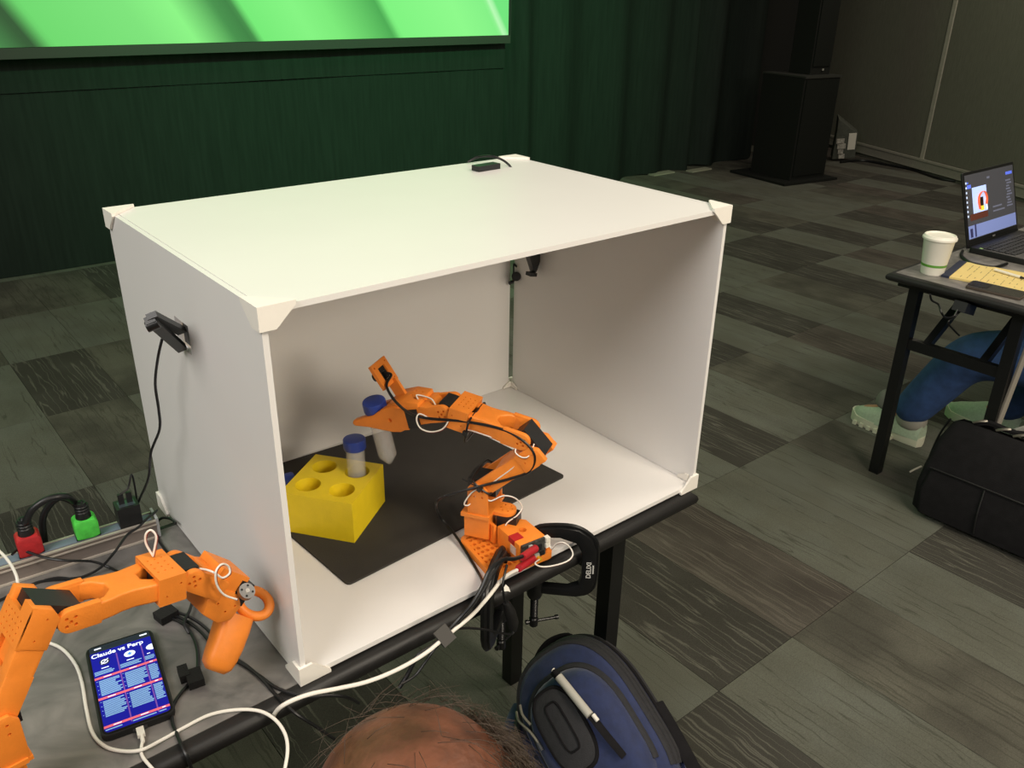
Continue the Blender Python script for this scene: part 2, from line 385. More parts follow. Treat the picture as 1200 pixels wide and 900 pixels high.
# colours of the four folds
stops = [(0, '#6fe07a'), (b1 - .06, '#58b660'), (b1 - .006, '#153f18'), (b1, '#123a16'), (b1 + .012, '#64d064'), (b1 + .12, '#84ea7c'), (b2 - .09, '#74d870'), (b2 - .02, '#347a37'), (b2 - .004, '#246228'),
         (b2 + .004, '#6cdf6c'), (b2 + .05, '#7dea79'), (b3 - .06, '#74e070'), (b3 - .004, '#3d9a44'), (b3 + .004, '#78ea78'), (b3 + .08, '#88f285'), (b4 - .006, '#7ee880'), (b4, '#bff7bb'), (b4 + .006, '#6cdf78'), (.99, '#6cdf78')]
els[0].position = stops[0][0]; els[0].color = lin(stops[0][1]); els[1].position = stops[-1][0]; els[1].color = lin(stops[-1][1])
for p, c in stops[1:-1]:
    q = els.new(p); q.color = lin(c)
b_.inputs['Base Color'].default_value = (.02, .03, .02, 1); b_.inputs['Roughness'].default_value = .6
L.new(rp.outputs[0], b_.inputs['Emission Color']); b_.inputs['Emission Strength'].default_value = 1.0
MB().box((-3.2, 4.400, SCZ0), (SCX1, 4.412, SCZ0 + 2.6)).build('screen_picture', mt, scr, smooth=False)
SKY = mat('screen_border', '#2b2b27', .7)
MB().box((-3.26, 4.398, SCZ0 - .055), (SCX1 + .02, 4.43, SCZ0 - .002), bev=.004).build('lower_border', SKY, scr, smooth=False)
MB().box((SCX1 + .002, 4.404, SCZ0 - .002), (SCX1 + .03, 4.43, SCZ0 + 2.6)).build('side_border', mat('screen_border_black', '#121412', .8), scr, smooth=False)
for x in (-2.6, .6, 3.4):
    MB().box((x, 4.60, 0), (x + .05, 4.65, SCZ0 + 2.0)).build('frame_post', SKY, scr, smooth=False)
drape('valance', -3.2, SCX1 + .05, 4.602, 4.502, .985, SCZ0 + .02, .5, .003, DRAPE, 'black valance strip hanging directly under the green screen')
drape('stage_skirt', -3.2, SCX1 + .05, 4.62, 4.52, 0.003, 1.03, .5, .012, DRAPE, 'black stage skirt reaching the carpet below the screen')
drape('stage_curtain', SCX1 + .06, 7.15, 4.52, 4.50, 0.002, 3.9, 2.1, .055, DRAPE, 'tall black pleated curtain right of the green screen', ragged=.012)
for px, py in ((776, 204), (820, 200)):
    p = at(px, py, z=0)
    o = MB().box((p.x - .14, p.y - .03, 0.0), (p.x + .14, p.y + .05, .012), bev=.003).build('curtain_base_plate', mat('grey_plate', '#8f8c7d', .5), smooth=False)
    tag(o, 'flat pale base plate peeking under the black curtain, %s of two' % ('left' if px < 800 else 'right'), 'plate', 'curtain base plates')

# loudspeaker -------------------------------------------------------
SPK = mat('speaker_black', '#131512', .7, var=.15, scale=60, bump=.1, spec=.3)
GRI = mat('speaker_grille', '#0f120f', .6, var=.3, scale=300, bump=.4, bscale=600, spec=.3)
c0 = V((6.40, 3.52, 0)); fx = (V((6.72, 3.38, 0)) - V((6.30, 3.45, 0))).normalized(); fm = frame(c0, fx, (0, 0, 1))
sub = thing('subwoofer', (6.52, 3.72, 0), 'black subwoofer cabinet on a flat base in front of the curtain', 'speaker')
MB().box((-.14, -.08, 0.001), (.52, .60, .022), fm, .006).build('base_board', SPK, sub, smooth=False)
MB().box((0, 0, .022), (.43, .48, .88), fm, .012).build('cabinet', SPK, sub, smooth=False)
MB().box((.02, -.012, .06), (.41, .0, .86), fm, .004).build('grille', GRI, sub, smooth=False)
MB().box((-.0, -.01, .875), (.44, .49, .892), fm, .004).build('top_cap', mat('speaker_top', '#2a2b27', .6), sub, smooth=False)
cs = thing('column_speaker', (6.6, 3.75, .892), 'tall black column loudspeaker standing on the subwoofer', 'speaker')
MB().box((.16, .10, .893), (.40, .34, 2.3), fm, .012).build('cabinet', SPK, cs, smooth=False)
MB().box((.175, .088, .96), (.385, .10, 2.28), fm, .003).build('grille', GRI, cs, smooth=False)
MB().box((.29, .085, .925), (.31, .089, .94), fm, .002).build('badge', mat('badge_grey', '#8b8b84', .4), cs, smooth=False)
# bundle of white things behind the subwoofer
pk = thing('open_carton', (7.75, 3.75, 0), 'small carton with white papers lying by the wall behind the speaker', 'carton')
P0 = at(988, 189, z=0); fb = frame(P0 + V((-.02, -.02, .03)), (-.30, -.12, .95), (-.75, -.60, .28))
MB().prism([(0, -.10), (.26, -.10), (.44, .10), (.30, .10), (0, .12)], -.10, 0, fb, 'xy', .008).build('box_body', mat('carton_grey', '#4a4d45', .7, var=.2), pk, smooth=False)
MB().box((.10, -.085, 0), (.27, -.015, .008), fb, .003).build('paper', mat('paper_white', '#cfccc0', .7), pk, smooth=False)
cr_ = MB()
for k in range(4): cr_.box((.01 + .055 * k, .005 + .018 * (k % 2), 0), (.055 + .055 * k, .06 + .012 * k, .012 + .004 * (k % 3)), fb, .005)
tag(cr_.build('crumpled_sheets', mat('paper_grey', '#a5a299', .5, var=.5, scale=40), pk, smooth=False), kind='stuff')
# floor cable by the wall
pts = [at(x, y, z=.012) for x, y in ((985, 190), (1010, 188), (1040, 193), (1070, 199), (1100, 209), (1130, 214), (1170, 224))]
tag(MB().tube(pts, .012).build('floor_cable', CABLE), 'black cable lying along the foot of the panelled wall', 'cable')

# ------------------------------------------------------------------ main table
TZ = .74
def laminate():
    mt = bpy.data.materials.new('grey_laminate'); mt.use_nodes = True; MATS['grey_laminate'] = mt
    N = mt.node_tree.nodes; L = mt.node_tree.links; b = N['Principled BSDF']; b.inputs['Roughness'].default_value = .42
    tc = N.new('ShaderNodeTexCoord')
    n = N.new('ShaderNodeTexNoise'); n.inputs['Scale'].default_value = 9; n.inputs['Detail'].default_value = 7; n.inputs['Distortion'].default_value = 2.6
    L.new(tc.outputs['Object'], n.inputs['Vector'])
    r = N.new('ShaderNodeValToRGB'); r.color_ramp.elements[0].position = .3; r.color_ramp.elements[0].color = lin('#5c5a58')
    r.color_ramp.elements[1].position = .72; r.color_ramp.elements[1].color = lin('#87837f')
    L.new(n.outputs[0], r.inputs[0]); L.new(r.outputs[0], b.inputs['Base Color']); return mt
LAM = laminate(); EDGE = mat('black_edge', '#131211', .5, var=.15, bump=.1)
def table(x0, x1, y0, y1, label, group, ends):
    t = thing('folding_table', ((x0 + x1) / 2, (y0 + y1) / 2, 0), label, 'table', group)
    MB().box((x0 + .012, y0 + .012, TZ - .006), (x1 - .012, y1 - .012, TZ)).build('tabletop', LAM, t, smooth=False)
    b = MB()
    pr = [(-.0005, -.0004), (-.012, -.002), (-.019, -.008), (-.021, -.015), (-.019, -.022), (-.012, -.027), (.03, -.027), (.03, -.0065), (-.0005, -.0065)]
    ring = []
    for cx, cy, sx_, sy_ in ((x0 + .012, y0 + .012, 1, 1), (x1 - .012, y0 + .012, -1, 1), (x1 - .012, y1 - .012, -1, -1), (x0 + .012, y1 - .012, 1, -1)):
        ring.append([b.bm.verts.new((cx + sx_ * (a - .0), cy + sy_ * (a - .0), TZ + c)) for a, c in pr])
    k = len(pr)
    for i in range(4):
        A, B = ring[i], ring[(i + 1) % 4]
        for j in range(k): b.bm.faces.new((A[j], A[(j + 1) % k], B[(j + 1) % k], B[j]))
    b.build('edge_band', EDGE, t)
    MB().box((x0 + .04, y0 + .04, TZ - .030), (x1 - .04, y1 - .04, TZ - .0065)).build('underside', EDGE, t, smooth=False)
    for ex, dirx, ya, yb in ends:
        for y in (ya, yb):
            MB().box((ex - .017, y - .017, 0.0), (ex + .017, y + .017, TZ - .03), bev=.003).build('leg', BLACKS, t, smooth=False)
        MB().box((ex - .012, ya + .015, .48), (ex + .012, yb - .015, .515), bev=.003).build('crossbar', BLACKS, t, smooth=False)
        MB().box((ex - .03, ya - .05, TZ - .055), (ex + .03, yb + .05, TZ - .0305), bev=.003).build('leg_mount', BLACKS, t, smooth=False)
        for y in (ya + .07, yb - .07):
            p0 = V((ex, y, .50)); p1 = V((ex + dirx * .33, y, TZ - .04))
            fm = frame(p0, p1 - p0, (0, 0, 1)); Lb = (p1 - p0).length
            MB().box((0, -.012, -.012), (Lb, .012, .012), fm, .002).build('brace', BLACKS, t, smooth=False)
    return t
table(-1.05, .752, -.004, .462, 'long grey laminate folding table under the white box', 'grey folding tables', [(.71, -1, .135, .43), (-.95, 1, .06, .40)])

# ------------------------------------------------------------------ white display box
W, D, H = .77, .5235, .5064; t_ = .007; gp = .004
box = thing('display_box', (W / 2, D / 2, TZ), 'large white open-front foam board box standing on the grey table', 'box')
zb = TZ + gp; zt = TZ + H - gp
FZ = zb + t_
def panel(name, lo, hi, cuts=None):
    o = MB().box(lo, hi, bev=.0006, seg=1).build(name, BOARD, box, smooth=False)
    if cuts: cut(o, cuts)
    return o
panel('bottom_panel', (gp, gp, zb), (W - gp, D - gp, FZ))
slot = MB().box((.655, .40, zt - .05), (.70, .47, zt + .05))
panel('top_panel', (gp + t_ + .001, gp, zt - t_), (W - gp - t_ - .001, D - gp, zt))
sl = MB().box((-.01, .237, 1.112), (.03, .285, 1.152), ID)
panel('left_panel', (gp, gp, FZ + .0005), (gp + t_, D - gp, zt), sl)
panel('right_panel', (W - gp - t_, gp, FZ + .0005), (W - gp, D - gp - .012, zt))
panel('back_panel', (gp + t_ + .001, D - gp - t_, FZ + .0005), (W - gp - t_ - .007, D - gp, zt - t_ - .0005))
def bracket(ix, iy, iz):
    ox, oy, oz = (0, W)[ix], (0, D)[iy], (TZ, TZ + H)[iz]; sx_, sy_, sz_ = 1 - 2 * ix, 1 - 2 * iy, 1 - 2 * iz
    M = Matrix(((sx_, 0, 0, ox), (0, sy_, 0, oy), (0, 0, sz_, oz), (0, 0, 0, 1)))
    b = MB(); a, h, c, g = .043, .0275, .019, gp - .0002
    b.prism([(0, g), (a, g), (a, g + .001), (c, h), (0, h)], 0, g, M, 'xz')
    b.prism([(g, g), (a, g), (a, g + .001), (c, h), (g, h)], 0, g, M, 'yz')
    b.prism([(0, 0), (a, 0), (a, .004), (.004, a), (0, a)], 0, g, M, 'xy')
    q = gp + t_ + .0012                                   # inner flanges
    b.prism([(q, q), (a - .008, q), (a - .008, q + .004), (c, h - .002), (q, h - .002)], q, q + .003, M, 'yz')
    b.prism([(q, q), (a - .008, q), (a - .008, q + .004), (c, h - .002), (q, h - .002)], q, q + .003, M, 'xz') if iy else None
    b.build('corner_bracket', BRKT, box, smooth=False)
for ix in (0, 1):
    for iy in (0, 1):
        for iz in (0, 1): bracket(ix, iy, iz)

# webcam clipped through the left side
wc = thing('webcam', (-.03, .24, 1.13), 'black clip-on webcam poking through the left side of the white box', 'webcam')
fk = BLACKP
A0 = at(173, 378, x=-.055); A1 = at(214, 402, x=.004)
fm = frame(at(178, 377, x=-.05), at(213, 408, x=.0) - at(178, 377, x=-.05), (-1, 0, 0)); Lw = (at(213, 408, x=.0) - at(178, 377, x=-.05)).length
MB().box((-.008, -.0045, -.006), (Lw, .0045, .006), fm, .0025).build('clip_arm', fk, wc, smooth=False)
p0 = at(178, 370, x=-.05); p1 = at(213, 388, x=0.0)
fm2 = frame(p0, p1 - p0, (-1, 0, 0)); L2 = (p1 - p0).length
MB().box((-.002, -.0036, -.006), (L2, .0036, .006), fm2, .0025).build('clip_foot', fk, wc, smooth=False)
MB().cyl(fm @ V((0, .004, -.0065)), fm @ V((0, .004, .0075)), .0066).build('hinge', BLACKS, wc)
MB().box((.012, .240, 1.115), (.05, .282, 1.148), bev=.006).build('camera_body', fk, wc, smooth=False)
MB().cyl((.05, .261, 1.131), (.056, .261, 1.131), .009).build('lens', BLACKS, wc)
cpts = [at(190, 397, x=-.022), at(185, 420, x=-.03), at(182, 450, x=-.03), at(186, 480, x=-.03), at(187, 503, x=-.03), at(177, 530, x=-.035), at(174, 560, x=-.045), at(163, 586, y=.45), at(158, 600, y=.45)]
MB().tube(cpts, .0019).build('cable', CABLE, wc)
# webcam hanging through the roof at the back right
wc2 = thing('webcam', (.70, .44, zt), 'small black webcam hanging in the upper right back of the white box', 'webcam')
tb = [at(557, 201, z=zt), at(582, 197, z=zt)]
fmb = frame(tb[0], tb[1] - tb[0], (0, 0, 1)); Lb = (tb[1] - tb[0]).length
MB().box((0, -.010, .0005), (Lb, .010, .010), fmb, .003).build('clip_bar', fk, wc2, smooth=False)
MB().tube([at(548, 190, z=zt + .003), at(560, 184, z=zt + .012), at(575, 183, z=zt + .018), at(588, 187, z=zt + .012), at(597, 194, z=zt + .002), V((.69, .43, zt - .01))], .0022).build('cable', CABLE, wc2)
# leaf-shaped body hanging down
qs = [(615, 285), (620, 300), (624, 312), (627, 322), (630, 316), (633, 306), (633, 295), (628, 285)]
b = MB(); P = [at(x, y, y=.42) for x, y in qs]
n = len(P); F1 = [b.bm.verts.new(p) for p in P]; F2 = [b.bm.verts.new(p + V((.006, .022, 0))) for p in P]
b.bm.faces.new(F1[::-1]); b.bm.faces.new(F2)
for i in range(n): b.bm.faces.new((F1[i], F1[(i + 1) % n], F2[(i + 1) % n], F2[i]))
b.build('camera_body', fk, wc2, smooth=False)
MB().box((-.004, -.012, -.003), (.012, .004, .004), frame(at(626, 322, y=.42), (-1, 0, .2), (0, 0, 1)), .001).build('clip_tip', fk, wc2, smooth=False)
# thin knob device in the back gap
kd = thing('cable_clip', (.765, .50, 1.0), 'small round black clip in the back right corner gap of the box', 'clip')
yy = D - .022
MB().cyl(at(605, 324, y=yy), at(605, 324, y=yy - .012), .0095).build('knob', fk, kd)
MB().tube([at(602, 309, y=yy), at(612, 320, y=yy), at(606, 324, y=yy), at(601, 330, y=yy)], .002).build('wire', CABLE, kd)
MB().tube([at(602, 309, y=yy), at(602, 318, y=yy), at(602, 330, y=yy + .004)], .0017).build('wire', CABLE, kd)
MB().cyl(at(601, 330, y=yy), at(597, 332, y=yy), .004).build('plug', fk, kd)

# ------------------------------------------------------------------ mat, tube rack, tubes
MATB = mat('black_rubber_mat', '#353330', .75, var=.08, scale=25, bump=.2, bscale=700, spec=.3)
def roundpoly(pts, r, n=5):
    out = []
    for i, p in enumerate(pts):
        p = V((p[0], p[1])); a = (V((pts[i - 1][0], pts[i - 1][1])) - p).normalized(); c = (V((pts[(i + 1) % len(pts)][0], pts[(i + 1) % len(pts)][1])) - p).normalized()
        for j in range(n + 1):
            t = j / n; q = (p + a * r) * (1 - t) ** 2 + p * 2 * t * (1 - t) + (p + c * r) * t * t
            out.append((q.x, q.y))
    return out
mz = FZ + .0005
tag(MB().prism(roundpoly([(.139, .126), (.594, .157), (.557, .492), (.115, .508)], .008), mz, mz + .0035, ID, 'xy').build('work_mat', MATB, smooth=False),
    'flat black rubber mat lying on the floor of the white box', 'mat')
MT = mz + .0035
YEL = mat('yellow_print', (.80, .60, .012, 1), .5, var=.04, scale=50, bump=.12, bscale=400)
e1 = V((.8075, .59, 0)).normalized(); RC = V((.197, .208, 0)) + e1 * .062 + V((-e1.y, e1.x, 0)) * .0605
RF = frame((RC.x, RC.y, MT + .0003), e1, (0, 0, 1))
rack = thing('tube_rack', (RC.x, RC.y, MT), 'bright yellow four-hole tube rack block on the black mat', 'rack')
RH = .0715
rk = MB().box((-.062, -.0605, 0), (.062, .0605, RH), RF, .0025).build('block', YEL, rack)
cb = MB(); HO = [(-.029, -.029), (.029, -.029), (-.029, .029), (.029, .029)]
for hx, hy in HO:
    cb.lathe([(.0005, .010), (.012, .0105), (.0165, .018), (.0185, .030), (.0190, .064), (.0205, RH + .002), (.0205, RH + .02)], RF @ Matrix.Translation((hx, hy, 0)), 40)
cut(rk, cb)
TUBE = bpy.data.materials.new('clear_plastic'); TUBE.use_nodes = True; MATS['clear_plastic'] = TUBE
q = TUBE.node_tree.nodes['Principled BSDF']; q.inputs['Base Color'].default_value = (.86, .86, .84, 1); q.inputs['Roughness'].default_value = .22
q.inputs['Alpha'].default_value = .22
CAPB = mat('blue_cap', (.022, .055, .33, 1), .4)
def sample_tube(o, axis, label):
    "o = centre of the tip, axis = direction from tip to cap"
    F = frame(o, V(axis).cross(V((.3, .9, .2))), axis)
    t = thing('sample_tube', o, label, 'tube', 'blue-capped sample tubes')
    Lt = .1095; r = .0148
    MB().lathe([(.0022, 0), (.004, .0015), (r - .0008, .0165), (r, .019), (r + .0003, Lt), (r - .0012, Lt), (r - .0013, .0195), (.003, .003)], F, 32).build('tube_body', TUBE, t)
    b = MB(); n = 48
    prof = [(.0176, Lt - .006, 1), (.0182, Lt - .0045, 1), (.0182, Lt + .0095, 1), (.0172, Lt + .0115, 0), (.016, Lt + .0118, 0)]
    rings = []
    for pr_, h, rib in prof:
        rings.append([b.bm.verts.new(F @ V(((pr_ - (.0006 if rib and i % 2 else 0)) * math.cos(2 * math.pi * i / n), (pr_ - (.0006 if rib and i % 2 else 0)) * math.sin(2 * math.pi * i / n), h))) for i in range(n)])
    for A, B in zip(rings, rings[1:]):
        for i in range(n): b.bm.faces.new((A[i], A[(i + 1) % n], B[(i + 1) % n], B[i]))
    b.bm.faces.new(rings[0][::-1]); b.bm.faces.new(rings[-1])
    b.build('cap', CAPB, t)
    return t
hp = RF @ V((.029, -.029, 0)); sample_tube((hp.x, hp.y, MT + .0107), (.0, .02, 1), 'clear tube with a blue cap standing in the yellow rack')
gt0 = at(457, 543, y=.241); gt1 = at(437, 467, y=.240)
sample_tube(gt0, gt1 - gt0, 'clear pointed tube with a blue cap held tilted in the orange gripper')
lc = at(340, 566, z=MT + .0186)
sample_tube(lc + V((-.112, .018, -.003)), V((.98, -.16, .025)), 'blue-capped tube lying down behind the yellow rack')

# ------------------------------------------------------------------ robot arm parts
MOTOR = mat('servo_black', '#1a1a1b', .45, var=.08, bump=.05)
def holes_on(o, F, pts, r, depth=.004):
    "screw holes bored along local y at (x,z) points of frame F (y0 given)"
    c = MB()
    for x, y, z, d in pts: c.cyl((x, y - depth, z) if d == 'y' else (x, y, z - depth), (x, y + depth, z) if d == 'y' else (x, y, z + depth), r, n=10, M=F)
    cut(o, c)
def disc_pts(x0, z0, side, k=4, rr=.0062):
    return [(x0 + rr * math.cos(R(45 + 90 * i)), side, z0 + rr * math.sin(R(45 + 90 * i)), 'y') for i in range(k)] + [(x0, side, z0, 'y')]
def capsule(x0, x1, r, n=12, h1=None):
    "outline: half disc at x0, straight to x1"
    h1 = h1 or r
    return [(x0 + r * math.cos(a), r * math.sin(a)) for a in [math.pi / 2 + math.pi * i / n for i in range(n + 1)]] + [(x1, -h1), (x1, h1)]
def servo(parent, F, lo, hi):
    b = MB().box(lo, hi, F, .0012, 1)
    return b.build('servo_motor', MOTOR, parent)
def upper_arm(root, S, E, up_off, l):
    "S, E joints; F frame: x along the beam, y = left, z = back"
    Ldir = (E - S); Ln = Ldir.length; a = math.asin(min(.9, .027 / Ln))
    x = Matrix.Rotation(-a, 4, V(l)) @ Ldir.normalized()
    z = x.cross(V(l)); F = frame(S, x, z)
    Le = Ln * math.cos(a)
    b = MB()
    for s in (-1, 1):
        ya, yb = sorted((s * .0195, s * .0275)); b.prism(capsule(0, .055, .0138), ya, yb, F, 'xz', .0016)
    b.prism([(.036, -.0125), (.060, -.0135), (.092, -.0135), (.092, .0155), (.060, .0145), (.036, .0125)], -.0272, .0272, F, 'xz', .003)
    beam = b.build('upper_arm_link', ORANGE, root)
    holes_on(beam, F, disc_pts(0, 0, .0275) + disc_pts(0, 0, -.0275), .0017)
    c = MB().box((.058, -.012, .010), (.082, .012, .03), F, .004); cut(beam, c)
    b = MB()
    for s in (-1, 1):
        ya, yb = sorted((s * .0190, s * .0285)); b.prism([(.084, -.0145), (Le + .004, -.0145), (Le + .013, -.004), (Le + .013, .0165), (.084, .0165)], ya, yb, F, 'xz', .0016)
    b.box((.084, -.0285, .0115), (Le + .000, .0285, .0168), F, .0014)
    b.box((Le + .000, -.0285, .0115), (Le + .013, -.008, .0168), F, .0014)
    cr = b.build('servo_cradle', ORANGE, root)
    hp = [(.089 + .0068 * i, -.017 + .0085 * j, .0165, 'z') for i in range(4) for j in range(5)] + [(.094, s * .0285, .002, 'y') for s in (1, -1)] + [(Le + .002, s * .0285, -.002, 'y') for s in (1, -1)]
    holes_on(cr, F, hp, .0011, .0022)
    servo(root, F, (Le - .0125, -.0185, -.038), (Le + .0125, .0185, .0108))
    return F, Le
def fore_arm(root, E, Wp, l):
    x = (Wp - E).normalized(); F = frame(E, x, x.cross(V(l))); Ln = (Wp - E).length
    b = MB()
    for s in (-1, 1):
        ya, yb = sorted((s * .0195, s * .0278)); b.prism(capsule(0, .030, .0132), ya, yb, F, 'xz', .0014)
    # plan: prongs merge into a middle block, then fork to the sleeve
    def plan(s):
        return [(.024, s * .0278), (.042, s * .0260), (.052, s * .0235), (.066, s * .0225), (.080, s * .0250), (.102, s * .0285)]
    out = plan(1) + [(.102, .0135), (.088, .0120), (.080, .006), (.080, -.006), (.088, -.0120), (.102, -.0135)] + plan(-1)[::-1] + [(.024, -.0195), (.036, -.0165), (.046, -.006), (.046, .006), (.036, .0165), (.024, .0195)]
    b.prism(out, -.0118, .0112, F, 'xy', .003, 3)
    lk = b.build('forearm_link', ORANGE, root)
    holes_on(lk, F, disc_pts(0, 0, .0278) + disc_pts(0, 0, -.0278), .0019)
    b = MB()
    sx0, sx1 = Ln - .041, Ln - .011
    b.box((sx0, -.0305, .0130), (sx1, .0305, .0172), F, .0015)
    for s in (-1, 1):
        ya, yb = sorted((s * .0192, s * .0305)); b.box((sx0, ya, -.0150), (sx1, yb, .0172), F, .0018)
    b.box((sx0, -.0305, -.0165), (sx1, .0305, -.0130), F, .0015)
    sl = b.build('wrist_sleeve', ORANGE, root)
    hp = [(sx0 + .0062 + .0078 * i, -.0135 + .009 * j, .0172, 'z') for i in range(3) for j in range(4)] + [(sx0 + .008, s * .0305, -.006, 'y') for s in (1, -1)] + [(sx1 - .006, s * .0305, .006, 'y') for s in (1, -1)]
    holes_on(sl, F, hp, .0012, .0024)
    servo(root, F, (Ln - .036, -.0186, -.0124), (Ln + .0095, .0186, .0124))
    return F, Ln
def pan_bracket(root, B, S, f, l, z0, r0=.020, r1=.060):
    "body hanging in front of the pan axis and carrying the shoulder servo"
    F = frame(V((B.x, B.y, 0)), f, (0, 0, 1))
    b = MB()
    zt_ = B.z
    b.box((r0, -.026, z0), (r1, .026, zt_ + .004), F, .007, 3)
    b.prism(capsule(0, .03, .0155), zt_ - .003, zt_ + .004, F, 'xy', .0012)
    b.box((r0 - .004, -.0355, zt_ - .002), (r1 + .002, .0355, zt_ + .0042), F, .0015)
    o = b.build('pan_bracket', ORANGE, root)
    c = MB()
    for i in range(6): c.cyl((.009 * math.cos(i * math.pi / 3), .009 * math.sin(i * math.pi / 3), zt_ - .01), (.009 * math.cos(i * math.pi / 3), .009 * math.sin(i * math.pi / 3), zt_ + .01), .0017, n=10, M=F)
    cut(o, c)
    sr = (S - V((B.x, B.y, 0))).dot(f)
    G = frame(S, f, (0, 0, 1))
    b = MB()
    hz = zt_ + .002 - S.z
    for s in (-1, 1):
        ya, yb = sorted((s * .0285, s * .0335)); b.prism([(-.016, hz), (.018, hz), (.018, .004), (.010, .014), (-.006, .014), (-.014, .004)], ya, yb, G, 'xz', .0015)
    b.box((-.016, -.0335, hz - .004), (.020, .0335, hz + .001), G, .0015)
    p = b.build('shoulder_bracket', ORANGE, root)
    holes_on(p, G, [(x, s * .0335, z, 'y') for s in (1, -1) for x, z in ((-.006, .003), (.006, .003), (-.006, -.008), (.006, -.008))], .0018, .003)
    servo(root, G, (-.0225, -.0185, -.0124), (.0225, .0185, .0124))
    return F
def wire(name, root, pts, r=.0011, red=True):
    w_ = MB().tube(pts, r, 7).build(name, WHITEC, root)
    if red: MB().tube([p + V((.0011, .0008, -.0017)) for p in pts], r * .9, 6).build('red_strand', REDW, w_)
    return w_

# ---------------- follower arm inside the box
ph = R(122); f = V((math.cos(ph), math.sin(ph), 0)); l = V((-f.y, f.x, 0)); UP = V((0, 0, 1))
B = V((.387, .068, .812))
A = lambda r, z, w=0: V((B.x, B.y, 0)) + f * r + l * w + UP * z
arm = thing('robot_arm', (.385, .06, FZ), 'small orange robot arm on the box floor gripping a tube', 'robot arm', 'orange desktop robot arms')
S, Ej, Wj, Tip = A(.034, .856), A(-.029, .951), A(.094, .974), A(.236, .938)
# base: perforated plate + block + control board, squared to the table edge
bx = V((.995, -.085, 0)).normalized(); BF = frame(V((.371, .018, FZ + .0005)), bx, (0, 0, 1))
def perforated(b, M, x0, x1, y0, y1, nx, ny, z0, z1):
    for i in range(nx):
        for j in range(ny):
            cx0, cx1 = x0 + (x1 - x0) * i / nx, x0 + (x1 - x0) * (i + 1) / nx; cy0, cy1 = y0 + (y1 - y0) * j / ny, y0 + (y1 - y0) * (j + 1) / ny
            mx, my = (cx0 + cx1) / 2, (cy0 + cy1) / 2; hx, hy = (cx1 - cx0) * .33, (cy1 - cy0) * .30
            O = [(cx0, cy0), (mx, cy0), (cx1, cy0), (cx1, my), (cx1, cy1), (mx, cy1), (cx0, cy1), (cx0, my)]
            I = [(mx - hx, my - hy * .6), (mx, my - hy), (mx + hx, my - hy * .6), (mx + hx, my), (mx + hx, my + hy * .6), (mx, my + hy), (mx - hx, my + hy * .6), (mx - hx, my)]
            P = [(a, c, z1) for a, c in O] + [(a, c, z1) for a, c in I] + [(a, c, z0) for a, c in I]
            F = [(k, (k + 1) % 8, 8 + (k + 1) % 8, 8 + k) for k in range(8)] + [(8 + k, 8 + (k + 1) % 8, 16 + (k + 1) % 8, 16 + k) for k in range(8)]
            b.faces(P, F, M)
    return b
b = MB()
b.prism(roundpoly([(-.060, -.020), (.052, -.020), (.052, .086), (-.004, .098), (-.052, .088)], .010), 0, .003, BF, 'xy')
rim = roundpoly([(-.060, -.020), (.052, -.020), (.052, .086), (-.004, .098), (-.052, .088)], .010)
inn = roundpoly([(-.0535, -.0135), (.0455, -.0135), (.0455, .0795), (-.004, .0915), (-.0465, .0815)], .006)
n = len(rim)
b.faces([(x, y, .003) for x, y in rim] + [(x, y, .0115) for x, y in rim] + [(x, y, .0115) for x, y in inn] + [(x, y, .003) for x, y in inn],
        [(i, (i + 1) % n, (i + 1) % n + n, i + n) for i in range(n)] + [(i + n, (i + 1) % n + n, (i + 1) % n + 2 * n, i + 2 * n) for i in range(n)] + [(i + 2 * n, (i + 1) % n + 2 * n, (i + 1) % n + 3 * n, i + 3 * n) for i in range(n)], BF)
perforated(b, BF, -.054, .046, -.014, .080, 11, 8, .003, .0105)
b.build('base_plate', ORANGE, arm, smooth=False)
bb_ = MB().prism([(-.011, -.016), (.037, -.016), (.037, .034), (.028, .044), (-.011, .044)], .0116, .044, BF, 'xy', .0022).build('base_block', ORANGE, arm)
c = MB().cyl((.016, .014, .03), (.016, .014, .06), .0062, n=20, M=BF); cut(bb_, c)
for x0_ in (-.016, .030):
    MB().box((x0_, .0445, .0118), (x0_ + .005, .078, .044), BF, .001).build('base_wall', ORANGE, arm)
servo(arm, frame(V((B.x, B.y, 0)), f, UP), (-.020, -.0122, FZ + .014), (.0118, .0122, B.z - .0034))
REDT = mat('red_tape', '#b41f22', .55)
MB().box((-.0115, -.004, .036), (.006, .012, .0447), BF, .0005).build('red_label', REDT, arm, smooth=False)
stk = MB().box((-.0117, -.008, .020), (-.0108, .006, .034), BF).build('white_sticker', mat('sticker', '#e7cfc0', .6, var=.1, scale=300), arm, smooth=False)
PCB = mat('circuit_board', '#3c3d39', .5, var=.7, scale=260)
pcb = MB().box((-.008, -.0205, .013), (.035, -.0165, .043), BF).build('control_board', PCB, arm, smooth=False)
for (a, c, d, e), mname, colr in [((.002, .024, .012, .034), 'chip_black', '#17181a'), ((.018, .026, .026, .036), 'chip_black', '#17181a'), ((.014, .014, .022, .021), 'silver_shield', '#a9a9a2'), ((.003, .036, .009, .041), 'silver_shield', '#a9a9a2'), ((.024, .016, .031, .022), 'chip_black', '#17181a')]:
    MB().box((a, -.0235, c), (d, -.0205, e), BF, .0004).build('chip', mat(mname, colr, .4), pcb, smooth=False)
for z_ in (.026, .036):
    MB().box((.0335, -.024, z_), (.041, -.016, z_ + .0075), BF, .0008).build('white_connector', mat('connector_white', '#e4e0d2', .5), arm, smooth=False)
MB().cyl((.019, -.0295, .014), (.019, -.0215, .014), .0035, M=BF).build('yellow_terminal', mat('yellow_terminal', '#d9a11e', .4), arm)
